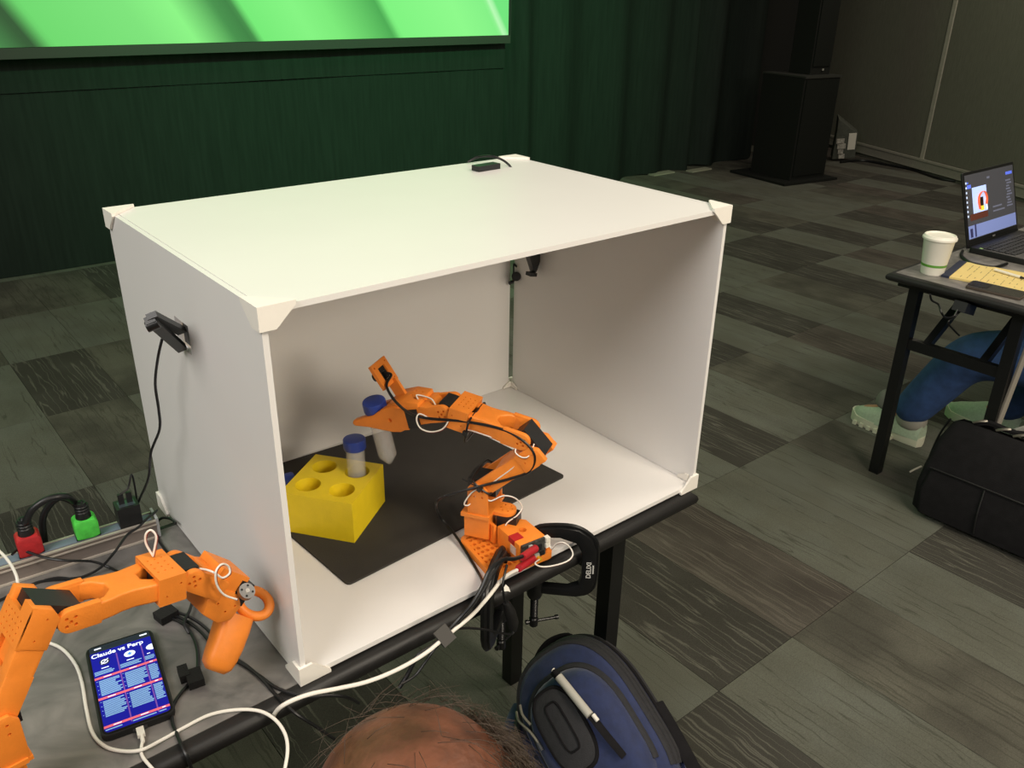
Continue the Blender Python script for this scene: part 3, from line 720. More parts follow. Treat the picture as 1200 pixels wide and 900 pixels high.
MB().cyl((.009, -.025, .013), (.009, -.0205, .013), .0016, M=BF).build('status_light', mat('red_led', (1, .05, .03, 1), .4, emit=6), arm)
RP = mat('red_plug', '#b3202a', .45)
for q0, q1 in (((612, 653), (627, 643)), ((608, 666), (624, 655))):
    a_ = at(*q0, y=-.028); c_ = at(*q1, y=-.006)
    MB().cyl(a_, c_, .0055, .0062).build('power_plug', RP, arm)
# shoulder, links
pan_bracket(arm, B, S, f, l, FZ + .018)
UF, ULe = upper_arm(arm, S, Ej, 0, l)
FF, FLn = fore_arm(arm, Ej, Wj, l)
# wrist and gripper
gx = (Tip - Wj).normalized(); GF = frame(Wj, gx, gx.cross(l)); GL = (Tip - Wj).length
b = MB()
for s in (-1, 1):
    ya, yb = sorted((s * .0195, s * .0278)); b.prism(capsule(0, .036, .0132), ya, yb, GF, 'xz', .0014)
b.prism([(.018, -.013), (.040, -.015), (.040, .015), (.024, .014), (.018, .010)], -.0278, .0278, GF, 'xz', .002)
wk = b.build('wrist_link', ORANGE, arm); holes_on(wk, GF, disc_pts(0, 0, .0278) + disc_pts(0, 0, -.0278), .0018)
servo(arm, GF, (.038, -.006, -.0185), (.062, .0305, .0115))
b = MB()
b.prism([(.034, .006), (.062, .006), (.092, .012), (.092, .018), (.080, .024), (.058, .026), (.034, .020)], -.030, .028, GF, 'xz', .003)
b.box((.058, .014, -.020), (.072, .031, .016), GF, .002)
gb = b.build('gripper_body', ORANGE, arm)
holes_on(gb, GF, [(.044, s, .0225, 'z') for s in (-.012, 0, .012)] + [(.054, s, .0245, 'z') for s in (-.012, .004)], .002, .006)
def jaw(s, name):
    # outline in x,z tapering to the tip, thickness along y
    out = [(.066, -.021), (.066, .017), (.078, .020), (.094, .017), (.112, .008), (.132, .0045), (GL + .004, .001), (GL + .007, -.004), (GL + .003, -.008), (.128, -.0115), (.108, -.017), (.088, -.0225), (.074, -.0235)]
    ya, yb = sorted((s * .0165, s * .0305))
    return MB().prism(out, ya, yb, GF, 'xz', .004, 3).build(name, ORANGE, arm)
j1 = jaw(1, 'fixed_jaw'); holes_on(j1, GF, [(.086, .0305, -.002, 'y')], .0034, .003)
jaw(-1, 'moving_jaw')
# camera mount
d_ = (f * -.55 - UP * .83).normalized(); nrm = (f * -.83 + UP * .55).normalized()
cp = at(450, 437, d=(A(.199, 1.012) - CAM).length); CFm = frame(cp, -l, nrm)     # x = right side, z = out of the back
b = MB().box((-.0225, -.0205, -.0035), (.0225, .0205, .0015), CFm, .001)
mt_ = b.build('camera_plate', ORANGE, arm)
c = MB().box((-.010, -.011, -.0025), (.010, .011, .01), CFm); cut(mt_, c)
hl = [(x, y) for x in (-.0165, .0165) for y in (-.0145, .0145)]
c = MB()
for x, y in hl: c.cyl((x, y, -.006), (x, y, .006), .0016, n=10, M=CFm)
cut(mt_, c)
cmod = MB().box((-.0155, -.0145, -.0065), (.0155, .0145, -.0036), CFm, .0006).build('camera_module', mat('pcb_black', '#1b1c1c', .4, var=.4, scale=300), arm, smooth=False)
MB().box((-.0096, -.0106, -.0024), (.0096, .0106, -.0010), CFm).build('recess_board', MATS['pcb_black'], cmod, smooth=False)
MB().box((-.0045, -.0085, -.0009), (.0045, .003, .0028), CFm, .0006).build('cable_socket', mat('socket_black', '#0e0e0f', .4), cmod, smooth=False)
MB().box((-.002, -.0098, .0002), (.007, -.0065, .0024), CFm, .0004).build('white_socket', MATS['connector_white'], cmod, smooth=False)
MB().cyl(CFm @ V((0, 0, -.0066)), CFm @ V((0, 0, -.019)), .0068).build('lens', BLACKP, cmod)
q0 = CFm @ V((.010, -.019, -.0015)); q1 = GF @ V((.074, -.004, .020))
fq = frame(q0, q1 - q0, l); MB().box((-.002, -.0085, -.003), ((q1 - q0).length + .004, .0085, .003), fq, .0015).build('camera_post', ORANGE, arm)
# cables of the arm
cam_pts = [CFm @ V((0, -.002, .004)), CFm @ V((.0, -.008, .009)), at(453, 452, d=(A(.185, 1.0, .02) - CAM).length), at(463, 470, d=(A(.170, .99, .034) - CAM).length), at(480, 484, d=(A(.14, .975, .036) - CAM).length),
    at(500, 490, d=(A(.11, .965, .036) - CAM).length), at(545, 494, d=(A(.06, .96, .036) - CAM).length), at(588, 503, d=(A(.01, .955, .036) - CAM).length), at(615, 518, d=(A(-.03, .94, .037) - CAM).length),
    at(627, 535, d=(A(-.045, .92, .037) - CAM).length), at(621, 552, d=(A(-.03, .895, .038) - CAM).length), at(598, 561, d=(A(0, .88, .04) - CAM).length), at(570, 568, d=(A(.03, .865, .04) - CAM).length), at(540, 576, d=(A(.05, .85, .05) - CAM).length),
    at(520, 582, y=.11), at(511, 590, y=.10), at(516, 606, z=FZ + .03), at(532, 625, z=FZ + .012), at(548, 650, z=FZ + .004), at(562, 674, z=FZ + .003), at(568, 690, y=-.03), at(566, 706, y=-.04)]
MB().tube(cam_pts, .0021, 8).build('camera_cable', CABLE, arm)
def on(px, py, r, z, w): return at(px, py, d=(A(r, z, w) - CAM).length)
wire('servo_wire', arm, [on(506, 492, .115, .965, .03), on(492, 485, .125, .965, .04), on(488, 492, .125, .96, .045), on(493, 502, .12, .95, .045), on(505, 506, .11, .95, .042), on(518, 503, .10, .955, .04), on(525, 494, .09, .965, .036), on(526, 486, .088, .972, .031)])
wire('servo_wire', arm, [on(490, 468, .125, .985, .01), on(488, 463, .125, .99, .005), on(496, 464, .12, .99, .003), on(506, 468, .11, .985, .008), on(511, 476, .105, .98, .015)])
wire('servo_wire', arm, [on(528, 500, .085, .95, .03), on(550, 504, .06, .948, .031), on(575, 512, .02, .94, .031), on(592, 516, .0, .935, .031)], .001)
wire('servo_wire', arm, [on(606, 522, -.02, .93, .031), on(604, 530, -.02, .925, .038), on(612, 536, -.03, .92, .04), on(620, 534, -.04, .92, .036), on(626, 520, -.045, .93, .03)], .001)
wire('servo_wire', arm, [on(616, 525, -.035, .93, .031), on(604, 545, -.015, .905, .032), on(585, 560, .01, .88, .034), on(574, 568, .03, .87, .036)], .001)
wire('servo_wire', arm, [on(562, 572, .035, .86, .036), on(552, 578, .045, .845, .042), on(544, 590, .05, .83, .042), on(549, 592, .05, .825, .038), on(556, 584, .045, .84, .035), on(562, 574, .035, .858, .034)])
wire('servo_wire', arm, [on(566, 578, .03, .85, .034), on(574, 587, .02, .835, .034), on(590, 581, -.0, .85, .02), on(604, 584, -.02, .84, .01), on(612, 594, -.03, .82, .0), on(606, 604, -.02, .81, .01), on(594, 613, -.005, .80, .015), on(590, 625, 0, .785, .02), on(589, 634, .0, .775, .02)])
wire('servo_wire', arm, [BF @ V((.041, -.02, .039)), at(646, 643, y=-.012), at(652, 637, y=-.02), at(661, 636, y=-.03), at(669, 643, y=-.035), at(671, 651, y=-.04), at(664, 658, y=-.04), at(648, 663, y=-.04), at(634, 664, y=-.036), at(627, 660, y=-.03), BF @ V((.019, -.028, .0142))])
for (r, z, hh) in ((.052, .956, .020), (.030, .866, .019)):
    c0_ = A(r, z); P = []
    ax = (Wj - Ej).normalized() if r > .04 else (Ej - S).normalized(); nz = ax.cross(l)
    for k in range(14):
        a_ = 2 * math.pi * k / 14
        cy, cz = math.cos(a_), math.sin(a_)
        P.append(c0_ + l * (.036 * math.copysign(abs(cy) ** .4, cy)) + nz * (hh * math.copysign(abs(cz) ** .4, cz)))
    MB().tube(P, .0017, 6, 2, closed=True).build('zip_tie', CABLE, arm)
    MB().box((-.004, -.003, -.003), (.004, .003, .003), frame(c0_ + l * .038, ax, nz), .0006).build('zip_tie_head', CABLE, arm, smooth=False)
    if r < .04: MB().cyl(c0_ + l * .036 + nz * .002, c0_ + l * .040 - nz * .03 + ax * -.004, .0011, .0007, 6).build('zip_tie_tail', CABLE, arm)

# ---------------- leader arm on the bare table
ph2 = R(6); f2 = V((math.cos(ph2), math.sin(ph2), 0)); l2 = V((-f2.y, f2.x, 0)); B2 = V((-.33, .03, .822))
A2 = lambda r, z, w=0: V((B2.x, B2.y, 0)) + f2 * r + l2 * w + UP * z
arm2 = thing('robot_arm', (-.33, .03, TZ), 'larger looking orange leader arm with a hand grip on the bare grey table', 'robot arm', 'orange desktop robot arms')
S2, E2, W2 = A2(.017, .872), A2(.102, .955), A2(.231, .935)
b = MB(); LB = frame(V((B2.x, B2.y, TZ + .0005)), f2, UP)
b.box((-.07, -.05, 0), (.03, .05, .010), LB, .004); b.box((-.055, -.028, .010), (.022, .028, .055), LB, .005)
b.build('base', ORANGE, arm2)
MB().box((-.07, -.022, .014), (-.058, .022, .05), LB, .001).build('control_board', PCB, arm2, smooth=False)
servo(arm2, frame(V((B2.x, B2.y, 0)), f2, UP), (-.034, -.0122, TZ + .03), (.0118, .0122, B2.z - .0032))
pan_bracket(arm2, B2, S2, f2, l2, TZ + .055, -.01, .030)
upper_arm(arm2, S2, E2, 0, l2)
fore_arm(arm2, E2, W2, l2)
# wrist: link, trigger housing, trigger ring, handle
Kd = at(258, 700, d=(A2(.268, .885) - CAM).length)
wx = (A2(.272, .893) - W2).normalized(); WF = frame(W2, wx, wx.cross(l2))
b = MB()
for s in (-1, 1):
    ya, yb = sorted((s * .0195, s * .0278)); b.prism(capsule(0, .030, .0132), ya, yb, WF, 'xz', .0014)
b.prism([(.016, -.012), (.046, -.014), (.046, .012), (.030, .015), (.018, .012)], -.0278, .0278, WF, 'xz', .0025)
wl = b.build('wrist_link', ORANGE, arm2); holes_on(wl, WF, disc_pts(0, 0, .0278) + disc_pts(0, 0, -.0278), .0019)
b = MB()
b.box((.030, -.022, -.004), (.072, .026, .024), WF, .005, 3)
b.prism([(.040, -.034), (.066, -.038), (.082, -.030), (.084, -.008), (.070, .004), (.044, .002), (.034, -.016)], -.024, .022, WF, 'xz', .004, 2)
hs = b.build('grip_housing', ORANGE, arm2)
holes_on(hs, WF, [(.050, -.024, -.016, 'y'), (.066, -.024, -.022, 'y'), (.074, -.024, -.012, 'y')], .0015, .003)
servo(arm2, WF, (.064, -.0235, -.010), (.0835, .018, .0185))
hc = at(289, 693, d=(A2(.300, .870, -.055) - CAM).length); hn = (CAM - hc).normalized(); hn = (hn + V((.5, .1, .2))).normalized()
b = MB().cyl(hc - hn * .004, hc + hn * .002, .0098, n=24, bev=.0006)
hd = b.build('servo_horn', STEEL, arm2)
for k in range(4):
    t1 = hn.cross(UP).normalized(); t2 = hn.cross(t1); q = hc + (t1 * math.cos(R(45 + 90 * k)) + t2 * math.sin(R(45 + 90 * k))) * .0066
    MB().cyl(q + hn * .0021, q + hn * .0026, .0014, n=10).build('screw', BLACKS, hd)
MB().cyl(hc + hn * .0021, hc + hn * .0034, .0026, n=14).build('centre_screw', mat('bright_screw', '#d8d6cf', .3, metal=1), hd)
# trigger ring
rc = at(298, 707, d=(A2(.311, .845) - CAM).length); vv = (CAM - rc).normalized(); rn = (vv + V((0, 0, .15))).normalized()
t1 = V((.75, .25, .6)); t1 = (t1 - rn * t1.dot(rn)).normalized(); t2 = rn.cross(t1)
P = [rc + t1 * (.0145 * math.cos(a)) + t2 * (.0195 * math.sin(a)) for a in [2 * math.pi * i / 18 for i in range(18)]]
MB().tube(P, .0062, 10, 2, closed=True).build('trigger_ring', ORANGE, arm2)
# handle
def hpt(zx, zy, w=0): return at(zx * 340 / 900, 560 + zy * 340 / 900, d=(A2(.25, .82, w) - CAM).length)
secs = []
for (zx, zy, hw, ht) in ((728, 420, .0225, .019), (718, 462, .0215, .019), (700, 515, .0205, .018), (684, 555, .0195, .0165), (672, 582, .0175, .0145), (666, 600, .011, .009)):
    c_ = hpt(zx, zy); ax = (hpt(655, 600) - hpt(730, 430)).normalized(); sd = (f2 - ax * f2.dot(ax)).normalized(); nn = ax.cross(sd)
    secs.append([c_ + sd * (hw * math.copysign(abs(math.cos(a)) ** .6, math.cos(a))) + nn * (ht * math.copysign(abs(math.sin(a)) ** .6, math.sin(a))) for a in [2 * math.pi * i / 24 for i in range(24)]])
MB().loft(secs).build('hand_grip', ORANGE, arm2, ang=60)
def o2(px, py, r, z, w=0): return at(px, py, d=(A2(r, z, w) - CAM).length)
def z1p(zx, zy, r, z, w=0): return o2(zx * 340 / 900, 560 + zy * 340 / 900, r, z, w)
wire('servo_wire', arm2, [z1p(475, 243, .19, .955, .02), z1p(453, 205, .19, .97, .02), z1p(452, 175, .19, .985, .02), z1p(468, 162, .19, .99, .02), z1p(484, 180, .19, .985, .02), z1p(480, 215, .19, .97, .02), z1p(474, 243, .19, .955, .02)], .0012)
wire('servo_wire', arm2, [z1p(605, 280, .235, .945, 0), z1p(640, 285, .245, .945, -.03), z1p(668, 296, .26, .94, -.05), z1p(690, 310, .27, .93, -.055), z1p(712, 296, .28, .93, -.05), z1p(708, 274, .28, .94, -.045), z1p(688, 268, .27, .945, -.05), z1p(670, 290, .265, .94, -.058), z1p(672, 330, .265, .92, -.06), z1p(695, 362, .27, .90, -.062), z1p(735, 377, .285, .89, -.062)], .0012)

# ------------------------------------------------------------------ clamps holding the arm base
def clamp(tip, out, label, throat, height, z_top, ang_bar, text=None):
    "tip = point on the base plate under the upper jaw; out = horizontal direction from the table outwards"
    t = thing('g_clamp', (tip.x, tip.y, z_top - height), label, 'clamp', 'black screw clamps')
    o = V(out).normalized(); F = frame(V((tip.x, tip.y, z_top)), o, UP); h = height
    outer = [(-.008, 0), (.004, .012), (throat * .55, .016), (throat * .9, .012), (throat + .014, -.004), (throat + .022, -.025), (throat + .022, -h + .03), (throat + .014, -h + .008), (throat * .9, -h), (.02, -h + .002), (.004, -h + .004)]
    inner = [(.004, -h + .018), (throat * .7, -h + .016), (throat - .004, -h + .024), (throat, -h + .04), (throat - .001, -.030), (throat - .010, -.012), (throat * .5, -.003), (.008, -.004), (-.008, -.008)]
    b = MB()
    b.prism(outer + inner, -.0075, .0075, F, 'xz', .003, 2)
    b.box((-.010, -.010, -.0095), (.008, .010, -.004), F, .002)
    b.build('frame', BLACKS, t, ang=50)
    r_ = MB(); ro = [(x, z) for x, z in outer]
    r_.tube([F @ V((x, 0, z + .001)) for x, z in outer], .0042, 6, 4)
    r_.build('outer_rib', BLACKS, t)
    MB().lathe([(.0115, -h + .028), (.013, -h + .024), (.013, -h - .002), (.0105, -h - .008)], F @ Matrix.Translation((-.001, 0, 0)), 20).build('boss', BLACKS, t)
    top = TZ - .034 - z_top; prof = []
    zz = -h - .060
    while zz < top - .006: prof += [(.0058, zz), (.0066, zz + .0012)]; zz += .0026
    MB().lathe([(.0072, -h - .066), (.0075, -h - .052), (.0058, -h - .050)] + [p for p in prof if p[1] > -h - .048] + [(.0058, top - .005)], F @ Matrix.Translation((-.001, 0, 0)), 14).build('screw', BLACKS, t)
    MB().lathe([(.009, top - .005), (.010, top - .002), (.010, top)], F @ Matrix.Translation((-.001, 0, 0)), 18).build('swivel_pad', BLACKS, t)
    bd = V((math.cos(ang_bar), math.sin(ang_bar), .05)); bc = F @ V((-.001, 0, -h - .059))
    b = MB().cyl(bc - bd * .040, bc + bd * .012, .0026, n=10)
    b.cyl(bc - bd * .043, bc - bd * .038, .004, n=10); b.cyl(bc + bd * .010, bc + bd * .014, .004, n=10)
    b.build('handle_bar', BLACKS, t)
    if text:
        s = -1 if (F.to_3x3() @ V((0, 1, 0))).dot(CAM - V(tip)) < 0 else 1
        TM = F @ Matrix(((0, -s * 0 + 0, 0, throat + .013), (0, 0, s, s * .0078), (1, 0, 0, -h * .62), (0, 0, 0, 1)))
        # letters run upward along the spine
        xa = (F.to_3x3() @ V((0, 0, 1))); za = (F.to_3x3() @ V((0, s, 0)))
        TM = frame(F @ V((throat + .014, s * .0077, -h * .66)), xa, za)
        text_mesh(text, TM, .0105, 'lettering', mat('pale_print', '#b9b9b4', .6), t, bold=.0002)
        TM2 = frame(F @ V((throat + .0185, s * .0077, -h * .58)), xa, za)
        MB().box((0, 0, 0), (.016, .0022, .0003), TM2).build('small_print', MATS['pale_print'], t, smooth=False)
    return t
clamp(V((.418, .030, 0)), (.73, -.68, 0), 'black screw clamp with white lettering at the right end of the arm base', .072, .114, FZ + .026, R(160), 'DELIXI')
clamp(V((.345, .026, 0)), (-.8, -.6, 0), 'black screw clamp behind the cable bundle at the left end of the arm base', .074, .115, FZ + .022, R(200))

# ------------------------------------------------------------------ power strip and plugs along the back of the table
pa, pb = at(-30, 698, z=TZ), at(186, 629, z=TZ); PD = (pb - pa).normalized(); PL = (pb - pa).length + .6
PF = frame(pb - PD * PL + UP * .0005, PD, UP)
strip = thing('power_strip', (pb - PD * .4), 'long metal power strip lying along the back edge of the grey table', 'power strip')
ALU = mat('brushed_taupe_metal', '#857b74', .5, metal=.15, var=.05, stretch=(1, 30, 30)); LIP = mat('pale_metal_lip', '#c9c0b4', .38, metal=.3); TOPM = mat('blue_grey_face', '#7c8799', .6)
MB().prism([(0, 0), (.034, 0), (.034, .026), (.006, .030), (0, .030)], 0, PL, PF @ Matrix(((0, 0, 1, 0), (1, 0, 0, 0), (0, 1, 0, 0), (0, 0, 0, 1))), 'xy').build('body', ALU, strip, smooth=False)
b = MB()
for y, z, h in ((-.0022, .0295, .0026), (-.0026, .0228, .0018), (-.003, 0, .003)):
    b.box((0, y, z), (PL, y + .0035, z + h), PF, .0006, 1)
b.build('lip', LIP, strip, smooth=False)
MB().prism([(.006, .0302), (.033, .0262), (.0335, .0272), (.006, .0312)], 0.0, PL - .004, PF @ Matrix(((0, 0, 1, 0), (1, 0, 0, 0), (0, 1, 0, 0), (0, 0, 0, 1))), 'xy').build('outlet_face', TOPM, strip, smooth=False)
MB().box((0, .0305, .0262), (PL, .034, .0292), PF, .0005, 1).build('rear_lip', LIP, strip, smooth=False)
MB().box((PL, -.001, 0), (PL + .004, .035, .034), PF, .001).build('end_cap', mat('end_cap_grey', '#a9abad', .4), strip, smooth=False)
def on_strip(px, py): 
    p = at(px, py, z=TZ + .03); return (p - (PF @ V((0, 0, 0)))).dot(PD)
def plug(px, py, tape, label, cordpts, lean):
    s = on_strip(px, py); base = PF @ V((s, .019, .0295))
    t = thing('power_plug', base, label, 'plug', 'taped plugs in the power strip')
    up = (UP + lean).normalized(); F = frame(base, PD, up)
    MB().box((-.017, -.012, .0005), (.017, .012, .009), F, .003).build('plug_face', BLACKP, t)
    b = MB(); K = [(-.0165, .0035), (-.0165, .030), (-.013, .034), (.013, .034), (.0165, .029), (.0165, .0045), (.008, .0015), (-.006, .0025)]
    b.prism(K, -.0145, .0138, F, 'xz', .0035, 2); b.build('tape', mat(tape[0], tape[1], .5, var=.15, scale=90, bump=.5, bscale=120), t)
    b = MB().lathe([(.0105, .030), (.0112, .036), (.009, .047), (.0078, .056), (.0072, .060)], F, 18)
    for k in range(4): b.lathe([(.0095, .038 + .005 * k), (.0105, .0395 + .005 * k), (.0095, .041 + .005 * k)], F, 18)
    b.build('strain_relief', BLACKP, t)
    tip = F @ V((0, 0, .058))
    MB().tube([tip - up * .01, tip] + cordpts, .0052, 10, 8).build('cord', CABLE, t)
yb_ = .455
plug(42, 662, ('red_tape_wrap', '#b3262a'), 'black power plug wrapped in red tape on the metal strip', [at(30, 612, y=yb_), at(38, 597, y=yb_ - .005), at(56, 585, y=yb_ - .008), at(76, 582, y=yb_ - .008), at(88, 590, y=yb_ + .012), at(95, 604, y=yb_ + .03), at(97, 640, y=yb_ + .05)], V((-.18, 0, 0)) )
plug(106, 634, ('green_tape_wrap', '#55d64f'), 'black power plug wrapped in bright green tape on the metal strip', [at(93, 595, y=yb_ + .004), at(84, 587, y=yb_ + .012), at(70, 583, y=yb_ + .02), at(58, 592, y=yb_ + .03), at(50, 610, y=yb_ + .035), at(53, 640, y=yb_ + .04), at(54, 662, y=yb_ + .05)], V((-.25, 0, 0)))
ch = thing('usb_charger', PF @ V((on_strip(156, 618), .018, .03)), 'black usb wall charger standing in the power strip by the white box', 'charger')
F = frame(PF @ V((on_strip(157, 621), .018, .0318)), PD, UP + V((-.05, .0, 0)))
MB().box((-.0165, -.015, 0), (.0165, .015, .034), F, .003).build('charger_body', BLACKP, ch)
MB().box((-.012, -.010, .034), (.012, .008, .0346), F).build('usb_face', mat('usb_metal', '#5c6670', .35, metal=.6), ch, smooth=False)
for x in (-.006, .006): MB().box((x - .004, -.002, .0342), (x + .004, .003, .052), F, .001).build('usb_plug', BLACKP, ch, smooth=False)
pt0 = F @ V((-.006, 0, .052))
MB().tube([pt0, at(150, 572, y=.455), at(154, 556, y=.46), at(158, 570, y=.465), at(162, 600, y=.49), at(165, 640, y=.50)], .0016).build('usb_cable', CABLE, ch)

# ------------------------------------------------------------------ phone
pc = V((-.1665, .136, 0)); px_ = V((.988, -.155, 0)).normalized()
PH = frame(V((pc.x, pc.y, TZ + .0006)), px_, UP)
phone = thing('phone', V((pc.x, pc.y, TZ)), 'black phone lying on the grey table with a blue comparison page on its screen', 'phone')
pw, plh = .0415, .084
def rr(w_, h_, r): return roundpoly([(-w_, -h_), (w_, -h_), (w_, h_), (-w_, h_)], r)
MB().prism(rr(pw, plh, .012), 0, .0095, PH, 'xy', .002).build('case', mat('phone_case', '#141415', .5), phone)
MB().prism(rr(pw - .0022, plh - .0022, .010), .0095, .0102, PH, 'xy').build('bezel', mat('phone_glass', '#08080a', .12, coat=.5), phone, smooth=False)
scn = MB().prism(rr(pw - .0048, plh - .0048, .006), .0102, .01035, PH, 'xy').build('screen', mat('phone_screen_blue', (.008, .008, .27, 1), .25, emit=.62, spec=.15), phone, smooth=False)
sw, sh = pw - .0048, plh - .0048; zs = .01037
PW_ = mat('screen_white', (.80, .86, 1, 1), .4, emit=.75); PR_ = mat('screen_red', (.75, .12, .17, 1), .4, emit=.55); PT_ = mat('screen_pale', (.20, .38, .62, 1), .4, emit=.6); PK_ = mat('screen_dark', (.01, .012, .03, 1), .4, emit=.3); PG_ = mat('screen_purple', (.16, .05, .34, 1), .4, emit=.5)
def sbox(b, x0, y0, x1, y1, z=zs): b.box((x0, y0, z), (x1, y1, z + .00006), PH)
b = MB(); sbox(b, -sw, sh - .0115, sw, sh); b.prism([(-.018, sh), (-.016, sh - .0055), (.016, sh - .0055), (.018, sh)], zs + .0001, zs + .0002, PH, 'xy'); b.build('status_bar', PK_, scn, smooth=False)
b = MB(); sbox(b, -sw + .006, sh - .006, -sw + .014, sh - .0035, zs + .0002); sbox(b, sw - .012, sh - .006, sw - .003, sh - .0035, zs + .0002); b.build('status_icons', PW_, scn, smooth=False)
text_mesh('Claude vs Perp', PH @ Matrix.Translation((-sw + .0008, sh - .0215, zs + .0001)), .0103, 'headline', PW_, scn, .00004, bold=.00025)
cx = [-sw, -sw + .0300, -sw + .0600, sw]
b = MB()
for x in cx[1:3]: sbox(b, x - .0008, -sh + .004, x + .0008, sh - .024)
b.build('column_rule', PG_, scn, smooth=False)
rows = [sh - .062, sh - .100, -sh + .009]
b = MB()
for y in rows: sbox(b, -sw, y - .0019, sw, y + .0019, zs + .00008)
b.build('row_bar', PR_, scn, smooth=False)
b = MB(); r2 = random.Random(3)
for y in rows:
    for a, c in zip(cx, cx[1:]):
        if c - a > .01: sbox(b, a + (c - a) * .35, y - .0006, min(a + (c - a) * .65, sw), y + .0006, zs + .00016)
for a, c in zip(cx, cx[1:]):
    sbox(b, a + (c - a) * .33, sh - .0455, min(a + (c - a) * .62, sw), sh - .0440)
b.build('row_titles', PW_, scn, smooth=False)
b = MB()
for a, c in zip(cx, cx[1:]):
    for y0, n_ in ((sh - .049, 3), (rows[0] - .0052, 11), (rows[1] - .0052, 11), (rows[2] - .004, 1)):
        for k in range(n_):
            ln = (c - a) * (.60 + .3 * r2.random()); xs = a + (c - a) * (.14 if n_ > 5 else .04)
            y = y0 - k * .0026
            if y < -sh + .0015: continue
            if n_ > 5 and k % 3 == 0: sbox(b, a + .0016, y - .0008, a + .0028, y + .0002)
            sbox(b, xs, y - .0017, min(xs + ln, c - .001, sw), y)
b.build('text_lines', PT_, scn, smooth=False)
def disc(x, y, rx, ry, z, m_, name):
    MB().prism([(x + rx * math.cos(a), y + ry * math.sin(a)) for a in [2 * math.pi * i / 28 for i in range(28)]], z, z + .00006, PH, 'xy').build(name, m_, scn, smooth=False)
disc(-sw + .015, sh - .0335, .0062, .0062, zs + .0001, PK_, 'round_icon')
MB().tube([PH @ V((-sw + .015 + .0038 * math.cos(a), sh - .0335 + .0034 * math.sin(a), zs + .0002)) for a in [R(40 + 330 * i / 14) for i in range(15)]], .0007, 6, 2).build('ring_mark', PW_, scn, smooth=False)
MB().tube([PH @ V((-sw + .0108, sh - .0375, zs + .0003)), PH @ V((-sw + .0195, sh - .029, zs + .0003))], .0006, 6, 0).build('slash_mark', PW_, scn, smooth=False)
disc(-sw + .045, sh - .0335, .0068, .0058, zs + .0001, PW_, 'round_icon')
STAR = []
for k in range(32):
    a = 2 * math.pi * k / 32; c_, s_ = math.cos(a), math.sin(a); STAR.append((-sw + .045 + .0042 * math.copysign(abs(c_) ** 3, c_), sh - .0335 + .0040 * math.copysign(abs(s_) ** 3, s_)))
MB().prism(STAR, zs + .0002, zs + .00026, PH, 'xy').build('star_mark', mat('screen_sky', (.06, .25, .80, 1), .4, emit=.7), scn, smooth=False)
MB().prism([(sw - .0002, sh - .0335 + .0058)] + [(sw - .0002 - .0082 * math.sin(a), sh - .0335 + .0058 * math.cos(a)) for a in [math.pi * i / 14 for i in range(15)]], zs + .0001, zs + .00016, PH, 'xy').build('round_icon', PW_, scn, smooth=False)
MB().box((-.008, -plh - .0006, .001), (.008, -plh + .002, .006), PH, .001).build('port_lip', mat('port_grey', '#3c3c3e', .4), phone, smooth=False)
# charging cable of the phone
cq = PH @ V((-.0005, -plh - .0005, .0048))
chg = thing('charging_cable', cq - UP * .003, 'white charging cable plugged into the bottom of the phone', 'cable')
CFq = frame(cq, -(PH.to_3x3() @ V((0, 1, 0))), UP)
MB().box((.0006, -.0042, -.0028), (.0135, .0042, .0028), CFq, .0012).build('connector', WHITEC, chg)
MB().lathe([(.0024, .013), (.0024, .022), (.0018, .024)], CFq @ Matrix.Rotation(R(90), 4, 'Y'), 12).build('strain_relief', WHITEC, chg)
MB().tube([CFq @ V((.020, 0, 0)), at(166, 884, z=TZ + .003), at(178, 900, z=TZ + .003), at(196, 918, z=TZ + .003)], .0019).build('cord', WHITEC, chg)

def cable(name, pts, r, m_, label, group=None):
    o = MB().tube(pts, r, 8, 7).build(name, m_); return tag(o, label, 'cable', group)
T = TZ + .0032
tp = lambda x, y, z=T: at(x, y, z=z)
cable('white_cable', [tp(-12, 636, TZ + .07), tp(8, 655, TZ + .065), tp(20, 678, TZ + .055), tp(18, 702, TZ + .03), tp(10, 730, T), tp(28, 748, T), tp(52, 752), tp(72, 760), tp(88, 778), tp(96, 800), tp(101, 830), tp(108, 858), tp(122, 874), tp(142, 880), tp(165, 879, T + .004), tp(188, 868), tp(215, 853), tp(245, 838), tp(275, 832), tp(303, 833, TZ + .004), tp(322, 843, TZ + .003), tp(334, 860, TZ), tp(337, 880, TZ - .004), tp(333, 905, TZ - .01)],
      .0021, WHITEC, 'long white cable curving round the phone and over the table front')
BG = 'black cables on the grey table'
cable('black_cable', [tp(-6, 706), tp(20, 694), tp(45, 682), tp(70, 679), tp(96, 676), tp(118, 665, T + .008), tp(135, 646, T + .03), tp(149, 627, T + .036), tp(162, 618, T + .034), tp(172, 608, T + .036), tp(184, 598, T + .03)], .002, CABLE, 'black cable running from the charger along the strip to the left', BG)
cable('black_cable', [tp(14, 650, TZ + .045), tp(20, 645, TZ + .045), tp(30, 646, TZ + .042), tp(55, 654, TZ + .038), tp(80, 657, T + .03), tp(108, 658, T + .012), tp(128, 665, T), tp(142, 672), tp(156, 680), tp(170, 690)], .002, CABLE, 'black cable crossing in front of the red and green plugs', BG)
cable('black_cable', [tp(52, 680), tp(70, 677, T + .004), tp(92, 681), tp(112, 689), tp(128, 697), tp(150, 704)], .002, CABLE, 'short black cable passing behind the long orange forearm', BG)
cable('black_cable', [at(206, 613, x=-.004), tp(200, 608, TZ + .012), tp(190, 607, TZ + .01), tp(184, 614, TZ + .004), tp(185, 630), tp(192, 642), tp(201, 653), tp(205, 664)], .0022, CABLE, 'black cable looping at the back left foot of the white box', BG)
